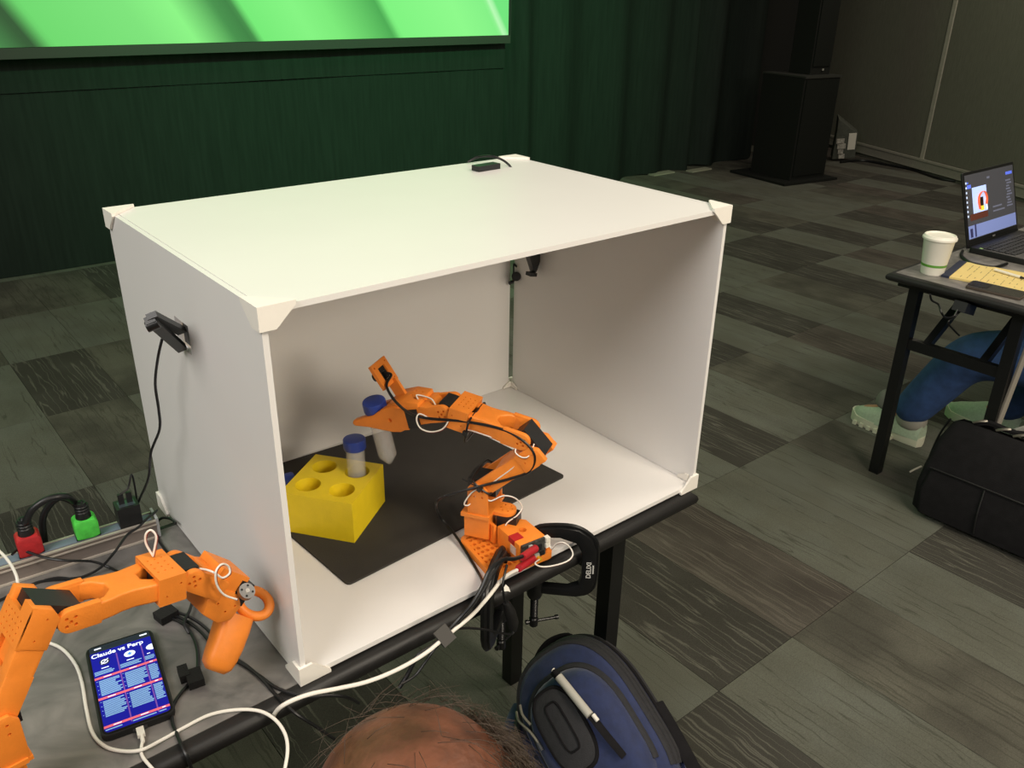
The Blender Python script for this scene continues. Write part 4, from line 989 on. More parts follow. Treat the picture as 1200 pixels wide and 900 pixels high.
cable('black_cable', [tp(186, 715), tp(200, 724), tp(214, 731), tp(224, 742), tp(231, 760), tp(231, 785), tp(222, 800), tp(208, 818), tp(202, 832), tp(202, 846), tp(208, 862), tp(214, 876, T), tp(220, 889, TZ - .004), tp(226, 906, TZ - .03)], .0022, CABLE, 'black cable running down past the right side of the phone', BG)
cable('black_cable', [tp(187, 717), tp(204, 721), tp(222, 730), tp(236, 741), tp(248, 755), tp(262, 768), tp(283, 778), tp(304, 792), tp(322, 805, T), tp(340, 812, TZ + .002), tp(360, 817, TZ - .002), tp(384, 815, TZ - .006), tp(406, 817, TZ - .02), tp(420, 824, TZ - .05)], .0022, CABLE, 'black cable leaving the table at the front corner of the white box', BG)
cable('black_cable', [tp(188, 713, T + .004), tp(206, 717, T + .004), tp(224, 724, T + .004), tp(240, 735), tp(254, 750), tp(268, 766), tp(290, 781), tp(308, 797), tp(322, 813, TZ + .001), tp(345, 835, TZ - .004), tp(368, 850, TZ - .03), tp(392, 866, TZ - .07)], .0022, CABLE, 'black cable dropping over the table edge beside the head', BG)
cable('black_cable', [tp(228, 698), tp(222, 716, T + .006), tp(216, 730, T + .006), tp(222, 742)], .0022, CABLE, 'short black cable under the wrist of the leader arm', BG)
VEL = mat('velcro_black', '#141312', .85, bump=.4, bscale=500)
vb = MB(); vf = frame(tp(195, 720, TZ + .0075), tp(206, 729) - tp(190, 716), UP); vb.box((-.012, -.013, -.006), (.010, .013, .005), vf, .003)
tag(vb.build('cable_strap', VEL), 'black hook-and-loop strap tying cables behind the phone', 'strap', 'black cable straps')
vf = frame(tp(228, 795, TZ + .0065), tp(232, 806) - tp(224, 783), UP); vb = MB().box((-.014, -.009, -.006), (.012, .010, .005), vf, .0025)
vb.box((-.026, -.016, -.0055), (-.004, -.004, .006), vf, .002)
tag(vb.build('cable_strap', VEL), 'black hook-and-loop strap on cables right of the phone', 'strap', 'black cable straps')

# cables hanging from the control board
fr_ = lambda x, y, yy=-.05: at(x, y, y=yy)
cable('white_cable', [fr_(606, 668, -.028), fr_(596, 673, -.032), fr_(586, 682, -.036), fr_(572, 700), fr_(552, 722), fr_(525, 744, -.055), fr_(498, 766, -.06), fr_(465, 785, -.06), fr_(430, 799, -.055), fr_(395, 807, -.05), fr_(365, 813, -.045), fr_(340, 822, -.04), fr_(325, 832, -.03), fr_(318, 845, 0)],
      .0027, WHITEC, 'thick white cable hanging along the front edge below the white box')
BC = 'black cables of the arm'
cable('black_cable', [fr_(612, 652, -.03), fr_(602, 655, -.04), fr_(588, 656, -.045), fr_(574, 668, -.05), fr_(564, 690, -.055), fr_(553, 708, -.055), fr_(538, 725), fr_(522, 742), fr_(506, 757), fr_(490, 768), fr_(478, 790), fr_(468, 806)], .003, CABLE, 'black cable arching from the upper red plug down to the strap', BC)
cable('black_cable', [fr_(590, 656, -.035), fr_(578, 672, -.04), fr_(568, 690, -.045), fr_(548, 718), fr_(524, 745), fr_(510, 760, -.06), fr_(497, 778, -.06), fr_(486, 792, -.06), fr_(470, 802, -.06)], .0018, CABLE, 'thin black cable beside the thick white one below the arm', BC)
fer = cable('black_cable', [fr_(594, 662, -.03), fr_(591, 675, -.04), fr_(589, 688, -.046), fr_(592, 704, -.048), fr_(597, 716, -.048), fr_(601, 730, -.048), fr_(601, 742, -.05), fr_(588, 742, -.05), fr_(570, 738), fr_(548, 736), fr_(530, 738), fr_(520, 744)], .0018, CABLE, 'black cable with a thick ferrite lump hanging before the left clamp', BC)
MB().tube([fr_(593, 706, -.048), fr_(597, 716, -.048), fr_(601, 730, -.048), fr_(601, 738, -.049)], [.0045, .0085, .0085, .005], 12, 5).build('ferrite', mat('ferrite_black', '#141414', .5), fer)
vf = frame(fr_(521, 745, -.055), fr_(536, 731) - fr_(506, 758), V((-.4, -.6, .6))); tag(MB().box((-.010, -.012, -.005), (.010, .012, .005), vf, .003).build('cable_strap', mat('velcro_grey', '#45433f', .85), None), 'dark grey strap round the cables hanging below the arm', 'strap', 'black cable straps')
sp_ = MB(); p0 = fr_(592, 692, -.035); sf = frame(p0, (1, 0, .2), (-.1, -.8, .5))
tag(sp_.prism([(-.006, .002), (.005, .007), (.007, .001), (.006, -.006), (.003, -.003)], 0, .0006, sf, 'xy').build('paper_scrap', WHITEC, smooth=False), 'tiny torn white tape scrap on the table edge under the arm', 'scrap')

# ------------------------------------------------------------------ second table and what is on it
x2 = 2.28
table(x2 - .008, x2 + 1.5, .004, .46, 'grey folding table at the right carrying the laptop and paper cup', 'grey folding tables', [(2.36, 1, .085, .405), (x2 + 1.4, -1, .085, .405)])
CUPW = mat('cup_white', '#e6e3d6', .5)
cpos = at(1092, 320, z=TZ); cup = thing('paper_cup', cpos, 'white paper cup with a lid and thin green band on the right table', 'cup')
CM = Matrix.Translation((cpos.x, cpos.y, TZ + .0004))
MB().lathe([(.001, .004), (.029, .004), (.031, 0), (.0335, .0), (.0345, .004), (.046, .112), (.047, .114)], CM, 40).build('cup_body', CUPW, cup)
b = MB(); rr_ = lambda z: .0345 + (.046 - .0345) * (z - .004) / .108 + .0004
b.lathe([(rr_(.026) - .001, .026), (rr_(.026), .026), (rr_(.034), .034), (rr_(.034) - .001, .034)], CM, 40, cap=False); b.build('green_band', mat('green_print', '#5f9a3a', .5), cup)
MB().lathe([(.0475, .110), (.0505, .111), (.0505, .117), (.0485, .119), (.046, .124), (.043, .125), (.041, .121), (.001, .1205)], CM, 40).build('lid', mat('lid_white', '#efece0', .4), cup)
# laptop
LPm = mat('laptop_black', '#161617', .4, var=.1)
lap = thing('laptop', (2.90, .29, TZ), 'open black laptop on the right table showing the arm on its screen', 'laptop')
LF = frame(V((2.705, .415, TZ + .0006)), (1, -.01, 0), UP)
lw, ld = .385, .255
MB().prism(rr(lw / 2, ld / 2, .01), 0, .020, LF @ Matrix.Translation((lw / 2, -ld / 2, 0)), 'xy', .003).build('base', LPm, lap)
kb = MB(); 
for r_i in range(6):
    for c_i in range(17):
        x = .018 + c_i * .0208; y = -.030 - r_i * .0195
        if r_i == 5 and 4 <= c_i <= 8:
            if c_i == 4: kb.box((x, y - .016, .0202), (x + .0208 * 5 - .003, y, .0226), LF)
            continue
        kb.box((x, y - .016, .0202), (x + .0176, y, .0226), LF)
tag(kb.build('keyboard', mat('key_black', '#26272a', .5), lap, smooth=False), kind='stuff')
MB().box((.13, -.245, .0202), (.24, -.165, .0206), LF).build('touchpad', mat('pad_black', '#202124', .3), lap, smooth=False)
MB().box((.006, -.040, .0202), (.030, -.030, .0204), LF).build('green_sticker', mat('sticker_green', '#9fc77f', .5), lap, smooth=False)
SD = V((0, .31, .95)); SFm = frame(LF @ V((0, .002, .016)), LF.to_3x3() @ V((1, 0, 0)), V((0, -.95, .31)))  # x right, y up along the lid, z out of the screen
lh = .252
MB().prism(roundpoly([(0, 0), (lw, 0), (lw, lh), (0, lh)], .008), -.008, 0, SFm, 'xy', .002).build('lid', LPm, lap)
ls = MB().box((.010, .024, 0), (lw - .010, lh - .010, .0004), SFm).build('screen', mat('laptop_screen', (.055, .055, .062, 1), .25, emit=.5), lap, smooth=False)
MB().box((.005, -.004, -.010), (lw - .005, .008, .003), SFm, .002).build('hinge', LPm, lap, smooth=False)
def lbox(name, m_, *rs):
    b = MB()
    for x0, y0, x1, y1, z in rs: b.box((x0, y0, z), (x1, y1, z + .00015), SFm)
    b.build(name, m_, ls, smooth=False)
ux, uy = lw, lh
lbox('taskbar', mat('screen_task', (.18, .23, .48, 1), .3, emit=.55), (.010, .026, ux - .012, .070, .0005))
lbox('dark_blocks', mat('screen_navy', (.03, .03, .09, 1), .3, emit=.5), (.055, .028, .066, .072, .0008), (.022, .030, .04, .06, .0008))
lbox('side_icons', mat('screen_ice', (.55, .68, .95, 1), .3, emit=.7), *[(.012, .10 + .016 * k, .020, .107 + .016 * k, .0005) for k in range(8)])
for q_ in ((.022, .196, .05, .208, .0005), (ux - .07, .212, ux - .02, .222, .0005), (.02, .212, .032, .218, .0005)):
    lbox('blue_tab', mat('screen_blue', (.10, .16, .75, 1), .3, emit=.7), q_)
lbox('text_panel', mat('screen_text', (.13, .14, .20, 1), .3, emit=.5), *[(ux - .075 + .004 * (k % 3), .10 + .010 * k, ux - .03 - .006 * (k % 4), .105 + .010 * k, .0005) for k in range(10)], (.20, .095, .29, .100, .0005), (.20, .11, .27, .115, .0005), (.17, .215, .19, .222, .0005))
lbox('picture', mat('screen_photo', (.42, .55, .92, 1), .3, emit=.75), (.055, .108, .160, .196, .0006))
lbox('picture_bench', mat('screen_brown', (.10, .03, .02, 1), .3, emit=.4), (.030, .086, .16, .108, .0006))
b = MB(); AP = [(.098, .118), (.092, .140), (.096, .160), (.112, .172), (.132, .176), (.146, .168), (.152, .150), (.146, .130)]
b.tube([SFm @ V((x, y, .0012)) for x, y in AP], .007, 8, 5, flat=.15); b.build('picture_arm', mat('screen_orange', (.62, .10, .03, 1), .3, emit=.7), ls)
lbox('picture_shadow', mat('screen_black', (.01, .01, .01, 1), .3, emit=.2), (.108, .112, .132, .158, .0009))
lbox('picture_rack', mat('screen_yellow', (.80, .65, .05, 1), .3, emit=.7), (.106, .112, .134, .128, .0012))
lbox('picture_white', mat('screen_paper', (.8, .85, .95, 1), .3, emit=.8), (.150, .112, .160, .160, .0010))
LG = mat('logo_grey', '#6a6a6c', .4)
MB().box((lw * .5 - .010, .010, 0), (lw * .5 + .010, .016, .0004), SFm).build('badge', LG, lap, smooth=False)
# note pad
n0, n1, n2, n3 = at(1105, 325, z=TZ), at(1126, 308, z=TZ), at(1215, 334, z=TZ), at(1215, 354, z=TZ)
nx = (n3 - n0); NFm = frame(V((n0.x, n0.y, TZ + .0005)), V((.13, -.99, 0)), UP)
pad = thing('note_pad', n0, 'yellow ruled note pad with a dark blue binding on the right table', 'note pad')
NFm = frame(V((n0.x, n0.y, TZ + .0005)), (n0 - n1).normalized() * -1, UP)   # x = along the binding to the far corner, y = towards? 
padw = (n1 - n0).length
side = -1
MB().box((0, -.30, 0), (padw, -.012, .006), NFm, .0005, 1).build('pages', mat('yellow_paper', '#e8cf86', .7, var=.03, scale=30), pad, smooth=False)
MB().box((-.001, -.018, .0002), (padw + .001, .006, .0072), NFm, .0005, 1).build('binding', mat('navy_binding', '#22293f', .6), pad, smooth=False)
b = MB(); r2 = random.Random(5)
for k in range(13):
    y = -.045 - k * .019; x = .02
    while x < padw - .03:
        w1 = .008 + .02 * r2.random()
        if r2.random() < .75: b.box((x, y, .006), (min(x + w1, padw - .02), y + .0022, .0062), NFm)
        x += w1 + .006
b.build('handwriting', mat('pencil_grey', '#9a8757', .7), pad, smooth=False)
# pen, phone and cable on the right table
a0, a1 = at(1166, 316, z=TZ + .012), at(1196, 325, z=TZ + .012)
pen = thing('white_pen', a0, 'white pen lying on the far side of the yellow note pad', 'pen')
MB().cyl(a0, a1, .0045, n=12).build('barrel', WHITEC, pen); MB().cyl(a1, a1 + (a1 - a0).normalized() * .02, .0045, .001, n=12).build('tip', BLACKP, pen)
f0, f1 = at(1131, 336, z=TZ + .004), at(1196, 351, z=TZ + .004)
ph2_ = thing('phone', (f0 + f1) / 2 - UP * .004, 'dark phone lying face up in front of the yellow note pad', 'phone')
d01 = (f1 - f0); PFm = frame(V((f0.x, f0.y, TZ + .0005)), d01.normalized(), UP)
MB().prism(roundpoly([(0, -.004), (d01.length, -.004), (d01.length, .075), (0, .075)], .009), 0, .008, PFm, 'xy', .002).build('body', mat('phone_frame', '#5b5149', .35, metal=.4), ph2_)
MB().prism(roundpoly([(.002, -.002), (d01.length - .002, -.002), (d01.length - .002, .073), (.002, .073)], .008), .008, .0086, PFm, 'xy').build('glass', mat('phone_glass_2', '#2f2d2a', .2), ph2_, smooth=False)
MB().prism(roundpoly([(.0, .012), (.055, .012), (.055, .066), (0, .066)], .008), .0086, .0096, PFm, 'xy').build('dark_window', mat('phone_dark', '#0c0b0b', .2), ph2_, smooth=False)
cable('laptop_cable', [at(x, y, z=TZ + .005) for x, y in ((1128, 294), (1127, 300), (1136, 307), (1150, 311), (1166, 313), (1180, 309))], .005, CABLE, 'black laptop cable between the laptop and the yellow note pad')
us = thing('power_brick', at(1132, 361, y=.22), 'small black adapter hanging by its cord under the right table', 'adapter')
bq = at(1131, 361, y=.22); bf = frame(bq, (1, 0, -.35), UP)
MB().box((-.045, -.02, -.015), (.03, .02, .015), bf, .006).build('adapter_body', BLACKP, us)
MB().tube([at(1090, 345, y=.25), at(1092, 352, y=.25), at(1100, 357, y=.24), at(1103, 366, y=.22), at(1108, 372, y=.22), at(1117, 371, y=.22), at(1122, 363, y=.22)], .003).build('cord', CABLE, us)
MB().tube([at(1126, 364, y=.22), at(1118, 372, y=.22), at(1111, 378, y=.22), at(1118, 387, y=.22), at(1124, 393, y=.22)], .003).build('cord', CABLE, us)

# ------------------------------------------------------------------ bags
NAVY = mat('navy_nylon', '#18264f', .75, var=.18, scale=60, bump=.5, bscale=90, sheen=.3)
CHAR = mat('charcoal_nylon', '#27272a', .75, var=.15, scale=90, bump=.4, bscale=400)
BLKN = mat('black_nylon', '#171618', .92, var=.2, scale=40, bump=.4, bscale=350, spec=.2)
BN = V((-.80, -.27, .56)).normalized(); BU = V((-.298, .664, .688)); BU = (BU - BN * BU.dot(BN)).normalized()
BX = BN.cross(BU) * -1
BC_ = at(697, 860, z=.232)
bp_ = thing('backpack', (.53, -.15, 0), 'navy blue backpack with black front panel leaning below the table front', 'backpack')
BM = Matrix(((BX.x, BU.x, BN.x, BC_.x), (BX.y, BU.y, BN.y, BC_.y), (BX.z, BU.z, BN.z, BC_.z), (0, 0, 0, 1))) @ Matrix.Scale(.765, 4)   # x right, y up, z front
def sq(a, e): return math.copysign(abs(a) ** e, a)
def dome(rx, ry, a, e=.75):
    "point of the bag outline seen from the front; the top is rounder than the bottom"
    return rx * sq(math.cos(a), e), ry * sq(math.sin(a), e if math.sin(a) > 0 else .45)
def shell(b, rx, ry, z0, z1, cx=0, cy=0, n=44, k=6, e=.75, rnd=.35):
    rings = []
    for j in range(k + 1):
        t = j / k; s = 1 - rnd * (1 - math.sqrt(max(0, 1 - t ** 2.4)))
        rings.append([BM @ V((cx + dome(rx * s, ry * s, 2 * math.pi * i / n, e)[0], cy + dome(rx * s, ry * s, 2 * math.pi * i / n, e)[1], z0 + (z1 - z0) * t)) for i in range(n)])
    b.loft(rings); return b
shell(MB(), .158, .232, -.085, -.02, rnd=-.06).build('back_compartment', NAVY, bp_, ang=70)
shell(MB(), .160, .236, -.021, .045, rnd=.10).build('main_compartment', NAVY, bp_, ang=70)
def arc(rx, ry, z, a0, a1, n=22, cx=0, cy=0): return [BM @ V((cx + dome(rx, ry, R(a0 + (a1 - a0) * i / n))[0], cy + dome(rx, ry, R(a0 + (a1 - a0) * i / n))[1], z)) for i in range(n + 1)]
for rx, ry, z in ((.163, .240, -.052), (.163, .240, -.036), (.162, .239, -.008), (.160, .236, .010), (.156, .230, .028)):
    MB().tube(arc(rx, ry, z, -25, 205), .0062, 6, 3).build('zipper_band', CHAR if z not in (-.036,) else BLKN, bp_)
shell(MB(), .128, .178, .040, .100, cy=-.012, rnd=.30).build('front_pocket', NAVY, bp_, ang=70)
MB().tube(arc(.130, .181, .050, -20, 200, cy=-.012), .0068, 6, 3).build('zipper_band', CHAR, bp_)
# black oval panel with an embossed strip
pn = shell(MB(), .060, .105, .092, .106, cx=-.022, cy=.040, rnd=.12, e=.7).build('front_panel', CHAR, bp_, ang=70)
MB().tube([BM @ V((-.022 + .058 * sq(math.cos(a), .7), .040 + .103 * sq(math.sin(a), .7), .101)) for a in [2 * math.pi * i / 28 for i in range(28)]], .0042, 6, 2, closed=True).build('panel_piping', BLKN, pn)
MB().tube([BM @ V((-.022 + .020 * sq(math.cos(a), .45), .048 + .062 * sq(math.sin(a), .45), .107)) for a in [2 * math.pi * i / 24 for i in range(24)]], .0022, 6, 2, closed=True).build('embossed_outline', BLKN, pn)
# webbing with a pale tube
wst = MB().tube([BM @ V(p) for p in ((.020, .168, .078), (.040, .130, .110), (.056, .060, .113), (.070, -.03, .112), (.078, -.085, .104))], .0085, 8, 6, flat=.35).build('webbing_strap', BLKN, bp_)
MB().cyl(BM @ V((.038, .150, .110)), BM @ V((.062, .032, .121)), .0082, n=16, bev=.001).build('pale_sleeve', mat('pale_grey_sleeve', '#b9b6ac', .5), wst)
MB().cyl(BM @ V((.034, .168, .108)), BM @ V((.0378, .1515, .110)), .0062, n=14).build('sleeve_end', BLKN, wst)
MB().cyl(BM @ V((.033, .172, .108)), BM @ V((.034, .1682, .108)), .0045, n=14).build('white_tip', WHITEC, wst)
MB().cyl(BM @ V((.069, .030, .119)), BM @ V((.0715, .012, .119)), .0042, n=10).build('white_tag', WHITEC, wst)
# zipper pulls and cords on the left
for P in ([(-.128, .145, .07), (-.122, .120, .095), (-.105, .085, .106), (-.098, .05, .108)], [(-.150, .120, .02), (-.128, .100, .07), (-.108, .085, .10)], [(-.098, .150, .095), (-.100, .125, .106), (-.092, .095, .110)]):
    MB().tube([BM @ V(p) for p in P], .0026, 6, 6).build('zipper_cord', mat('cord_grey', '#6e6b60', .6), bp_)
MB().box((-.100, .030, .106), (-.094, .055, .110), BM, .001).build('zipper_pull', STEEL, bp_)
# shoulder strap padding on the left, black webbing at right
MB().tube([BM @ V(p) for p in ((-.150, .165, -.02), (-.180, .10, .035), (-.178, .0, .075), (-.165, -.10, .10), (-.15, -.20, .10))], [.016, .028, .030, .028, .024], 12, 6, flat=.45).build('padded_strap', NAVY, bp_)
MB().tube([BM @ V(p) for p in ((-.150, .160, -.005), (-.163, .10, .055), (-.158, .0, .096), (-.145, -.10, .118), (-.13, -.20, .115))], .0065, 6, 6).build('strap_piping', CHAR, bp_)
MB().tube([BM @ V(p) for p in ((.168, -.02, -.05), (.172, -.10, -.03), (.172, -.20, -.01))], .014, 8, 4, flat=.3).build('side_webbing', BLKN, bp_)
MB().tube([BM @ V(p) for p in ((-.06, .215, -.06), (-.055, .246, -.055), (.0, .262, -.05), (.055, .246, -.055), (.06, .215, -.06))], .0085, 8, 5, flat=.5).build('grab_handle', BLKN, bp_)

# black laptop bag
lb = thing('laptop_bag', (2.30, -.1, 0), 'black fabric laptop bag on the carpet in front of the right table', 'bag')
BGF = frame(V((2.235, .205, .002)), V((.03, -1, 0)), V((.16, 0, .98)))       # x along the bag to the right, y outwards (+x room), z up
b = MB(); nx_, rings = 14, []
def bagring(z, d0, d1, x0, x1, r=.03):
    return [(x, y, z) for x, y in roundpoly([(x0, d0), (x1, d0), (x1, d1), (x0, d1)], r, 5)]
b.loft([bagring(0, -.012, .105, .02, .44), bagring(.02, -.03, .112, .0, .46), bagring(.10, -.036, .112, -.005, .465), bagring(.17, -.028, .104, .0, .46), bagring(.26, -.012, .09, .012, .445), bagring(.315, .01, .07, .03, .43), bagring(.328, .025, .06, .05, .41)], BGF)
body = b.build('body', BLKN, lb, ang=60)
def bt(pts, r, name, m_): return MB().tube([BGF @ V(p) for p in pts], r, 6, 4).build(name, m_, lb)
BLKD = mat('black_piping', '#08080a', .6)
s_y = lambda z: -.036 + (.0 if z < .1 else (z - .1) * .11)
b = MB(); b.loft([bagring(.012, -.040, -.02, .03, .43, .012), bagring(.09, -.052, -.02, .02, .44, .012), bagring(.165, -.040, -.02, .03, .43, .012)], BGF); b.build('front_pocket', BLKN, lb, ang=60)
bt([(.03, -.043, .168), (.2, -.045, .170), (.43, -.043, .168)], .003, 'pocket_seam', BLKD)
bt([(.20, -.045, .165), (.205, -.055, .09), (.21, -.044, .02)], .003, 'vertical_seam', BLKD)
bt([(.02, .03, .32), (-.004, .05, .25), (-.012, .05, .15), (-.008, .05, .03)], .0035, 'side_piping', BLKD)
bt([(-.006, -.01, .150), (-.02, -.02, .135), (-.03, -.028, .122)], .0032, 'zipper_pull', mat('pull_grey', '#8b877c', .5))
MB().box((.375, -.0462, .155), (.41, -.0425, .185), BGF, .001).build('white_tag', mat('tag_white', '#dedbd0', .6), lb, smooth=False)
bt([(.09, .045, .329), (.13, .045, .345), (.19, .045, .342), (.26, .045, .350), (.33, .045, .338)], .010, 'strap', BLKN)
for x in (.085, .155, .205): bt([(x, .035, .333), (x + .02, .03, .345), (x + .035, .04, .350)], .0045, 'strap_hook', mat('hook_metal', '#a9a498', .3, metal=.8))
bt([(.20, .05, .345), (.24, .05, .375), (.29, .05, .385)], .009, 'strap_pad', mat('strap_grey', '#8e8c86', .7))
cable('pale_strap', [V((2.365, .065, .33)), V((2.372, .058, .46)), V((2.378, .05, .60)), V((2.384, .048, .70))], .009, mat('pale_webbing', '#8d877b', .7), 'pale strap hanging beside the right leg of the right table')

# ------------------------------------------------------------------ people
def skin_mesh(joints, edges, sub=2):
    names = list(joints); me = bpy.data.meshes.new('s')
    me.from_pydata([tuple(joints[k][0]) for k in names], [(names.index(a), names.index(c)) for a, c in edges], [])
    o = bpy.data.objects.new('s', me); COL.objects.link(o)
    o.modifiers.new('k', 'SKIN'); o.modifiers.new('s', 'SUBSURF').levels = sub
    for i, k in enumerate(names):
        r_ = joints[k][1]; r_ = r_ if isinstance(r_, tuple) else (r_, r_)
        me.skin_vertices[0].data[i].radius = r_; me.skin_vertices[0].data[i].use_root = (i == 0)
    dg = bpy.context.evaluated_depsgraph_get(); dg.update()
    out = bpy.data.meshes.new_from_object(o.evaluated_get(dg)); bpy.data.objects.remove(o); bpy.data.meshes.remove(me)
    return out
def remesh(bm, vox):
    me = bpy.data.meshes.new('r'); bm.to_mesh(me); o = bpy.data.objects.new('r', me); COL.objects.link(o)
    md = o.modifiers.new('r', 'REMESH'); md.mode = 'VOXEL'; md.voxel_size = vox
    sm = o.modifiers.new('sm', 'SMOOTH'); sm.iterations = 4; sm.factor = .5
    dg = bpy.context.evaluated_depsgraph_get(); dg.update()
    out = bpy.data.meshes.new_from_object(o.evaluated_get(dg)); bpy.data.objects.remove(o); bpy.data.meshes.remove(me)
    b = MB(); b.bm.from_mesh(out); bpy.data.meshes.remove(out); return b
def head_into(b, c, fwd, up, s=1.0):
    F = frame(c, fwd, up)         # x = face, y = left, z = crown
    b.squad(F, (.098 * s, .079 * s, .112 * s), .95, .95, 32, 20)
    b.squad(F @ Matrix.Translation((.030 * s, 0, -.055 * s)), (.062 * s, .058 * s, .066 * s), .9, .9, 20, 12)      # jaw
    b.squad(F @ Matrix.Translation((.104 * s, 0, -.022 * s)), (.016 * s, .013 * s, .024 * s), 1, 1, 12, 8)         # nose
    b.squad(F @ Matrix.Translation((.092 * s, 0, .012 * s)), (.014 * s, .045 * s, .010 * s), 1, 1, 12, 8)          # brow
    b.squad(F @ Matrix.Translation((.088 * s, 0, -.064 * s)), (.012 * s, .026 * s, .008 * s), 1, 1, 12, 8)         # lips
    for q in (1, -1): b.squad(F @ Matrix.Translation((-.004 * s, q * .080 * s, -.022 * s)), (.018 * s, .009 * s, .031 * s), 1, 1, 12, 8)
    return F
def skin_material(name, base, blotch):
    mt = bpy.data.materials.new(name); mt.use_nodes = True; N = mt.node_tree.nodes; L = mt.node_tree.links; b = N['Principled BSDF']; MATS[name] = mt
    b.inputs['Roughness'].default_value = .48; b.inputs['Subsurface Weight'].default_value = .0
    tc = N.new('ShaderNodeTexCoord'); n = N.new('ShaderNodeTexNoise'); n.inputs['Scale'].default_value = 38; n.inputs['Detail'].default_value = 6
    L.new(tc.outputs['Object'], n.inputs['Vector']); r = N.new('ShaderNodeValToRGB')
    r.color_ramp.elements[0].position = .32; r.color_ramp.elements[0].color = lin(blotch); r.color_ramp.elements[1].position = .68; r.color_ramp.elements[1].color = lin(base)
    L.new(n.outputs[0], r.inputs[0]); L.new(r.outputs[0], b.inputs['Base Color'])
    bp = N.new('ShaderNodeBump'); bp.inputs['Strength'].default_value = .25; bp.inputs['Distance'].default_value = .003; n2 = N.new('ShaderNodeTexNoise'); n2.inputs['Scale'].default_value = 160
    L.new(tc.outputs['Object'], n2.inputs['Vector']); L.new(n2.outputs[0], bp.inputs['Height']); L.new(bp.outputs[0], b.inputs['Normal']); return mt
SKIN = skin_material('ruddy_skin', '#794a35', '#4d2e1f')
def person(root_loc, label, J, hc, hf, hu, hs, shirt, trousers, skinm, hands):
    "J: joints; a seated figure: body (skin), clothes as children"
    t = thing('person', root_loc, label, 'person')
    E_ = [('pelvis', 'waist'), ('waist', 'chest'), ('chest', 'neck'), ('neck', 'skull')]
    jr = {'pelvis': (J['pelvis'], (.115, .095)), 'waist': (J['waist'], (.105, .085)), 'chest': (J['chest'], (.12, .095)), 'neck': (J['neck'], .052), 'skull': (J['skull'], .05)}
    for s in 'lr':
        jr[s + 'sh'] = (J[s + 'sh'], .055); jr[s + 'el'] = (J[s + 'el'], .042); jr[s + 'wr'] = (J[s + 'wr'], .027); jr[s + 'pa'] = (J[s + 'pa'], (.036, .016))
        jr[s + 'hip'] = (J[s + 'hip'], .088); jr[s + 'kn'] = (J[s + 'kn'], .066); jr[s + 'ca'] = (V(J[s + 'kn']).lerp(V(J[s + 'an']), .35), .055); jr[s + 'an'] = (J[s + 'an'], .038); jr[s + 'toe'] = (V(J[s + 'toe']) - V((0, 0, .012)), .024)
        E_ += [('chest', s + 'sh'), (s + 'sh', s + 'el'), (s + 'el', s + 'wr'), (s + 'wr', s + 'pa'), ('pelvis', s + 'hip'), (s + 'hip', s + 'kn'), (s + 'kn', s + 'ca'), (s + 'ca', s + 'an'), (s + 'an', s + 'toe')]
    b = MB(); me = skin_mesh(jr, E_, 2); b.bm.from_mesh(me); bpy.data.meshes.remove(me)
    HF = head_into(b, V(hc), hf, hu, hs)
    for s, sg in (('l', 1), ('r', -1)):         # fingers and thumb
        w_, p_ = V(J[s + 'wr']), V(J[s + 'pa']); d = (p_ - w_).normalized(); sd = d.cross(UP).normalized() * sg; dn = sd.cross(d) * sg
        if dn.z > 0: dn = -dn
        for k in range(4):
            q = p_ + d * .012 + sd * (.024 - .016 * k) * -1; ln = (.062, .075, .080, .068)[k]
            b.tube([q - d * .02, q + d * ln * .45 + dn * .004, q + d * ln * .8 + dn * .018, q + d * ln * .9 + dn * .034], [.0095, .0088, .0082, .0065], 8, 4)
        q = w_.lerp(p_, .35) - sd * .030 * -1
        b.tube([q - sd * -.012 * -1, q + sd * .026 + d * .03, q + sd * .03 + d * .058 + dn * .01], [.011, .010, .008], 8, 4)
    bm_ = remesh(b.bm, .0075); b.bm.free(); body = bm_.build('body', skinm, t, ang=180)
    def cloth(name, keys, edges, m_, grow, vox=.010):
        jj = {k: ((jr[k][0] if not (name == 'trousers' and k.endswith('an')) else V(jr[k][0]) + (V(jr[k][0]) - V(J[k[0] + 'kn'])).normalized() * .035), tuple(x + grow for x in (jr[k][1] if isinstance(jr[k][1], tuple) else (jr[k][1],) * 2))) for k in keys}
        me = skin_mesh(jj, edges, 2); b = MB(); b.bm.from_mesh(me); bpy.data.meshes.remove(me); b2 = remesh(b.bm, vox); b.bm.free()
        return b2.build(name, m_, t, ang=180)
    tk = ['pelvis', 'waist'] + [s + k for s in 'lr' for k in ('hip', 'kn', 'ca', 'an')]
    cloth('trousers', tk, [('pelvis', 'waist')] + [e for s in 'lr' for e in (('pelvis', s + 'hip'), (s + 'hip', s + 'kn'), (s + 'kn', s + 'ca'), (s + 'ca', s + 'an'))], trousers, .022 if hs > 1.01 else .032)
    sk = ['waist', 'pelvis', 'chest'] + [s + k for s in 'lr' for k in ('sh', 'el', 'wr')]
    cloth('shirt', sk, [('pelvis', 'waist'), ('waist', 'chest')] + [e for s in 'lr' for e in (('chest', s + 'sh'), (s + 'sh', s + 'el'), (s + 'el', s + 'wr'))], shirt, .013)
    for q in (1, -1):
        MB().squad(HF @ Matrix.Translation((.083 * hs, q * .031 * hs, -.002 * hs)), (.012 * hs, .013 * hs, .012 * hs), 1, 1, 14, 10).build('eye', mat('eye_white', '#d8d2c8', .3), t)
    return t, HF, body
DENIM = mat('blue_denim', '#2f4a78', .85, var=.22, scale=30, bump=.6, bscale=420)
TEAL = mat('teal_cloth', '#1f6a60', .85, var=.15, scale=30, bump=.4)
GREYC = mat('dark_shirt', '#2b2c30', .85, var=.1)

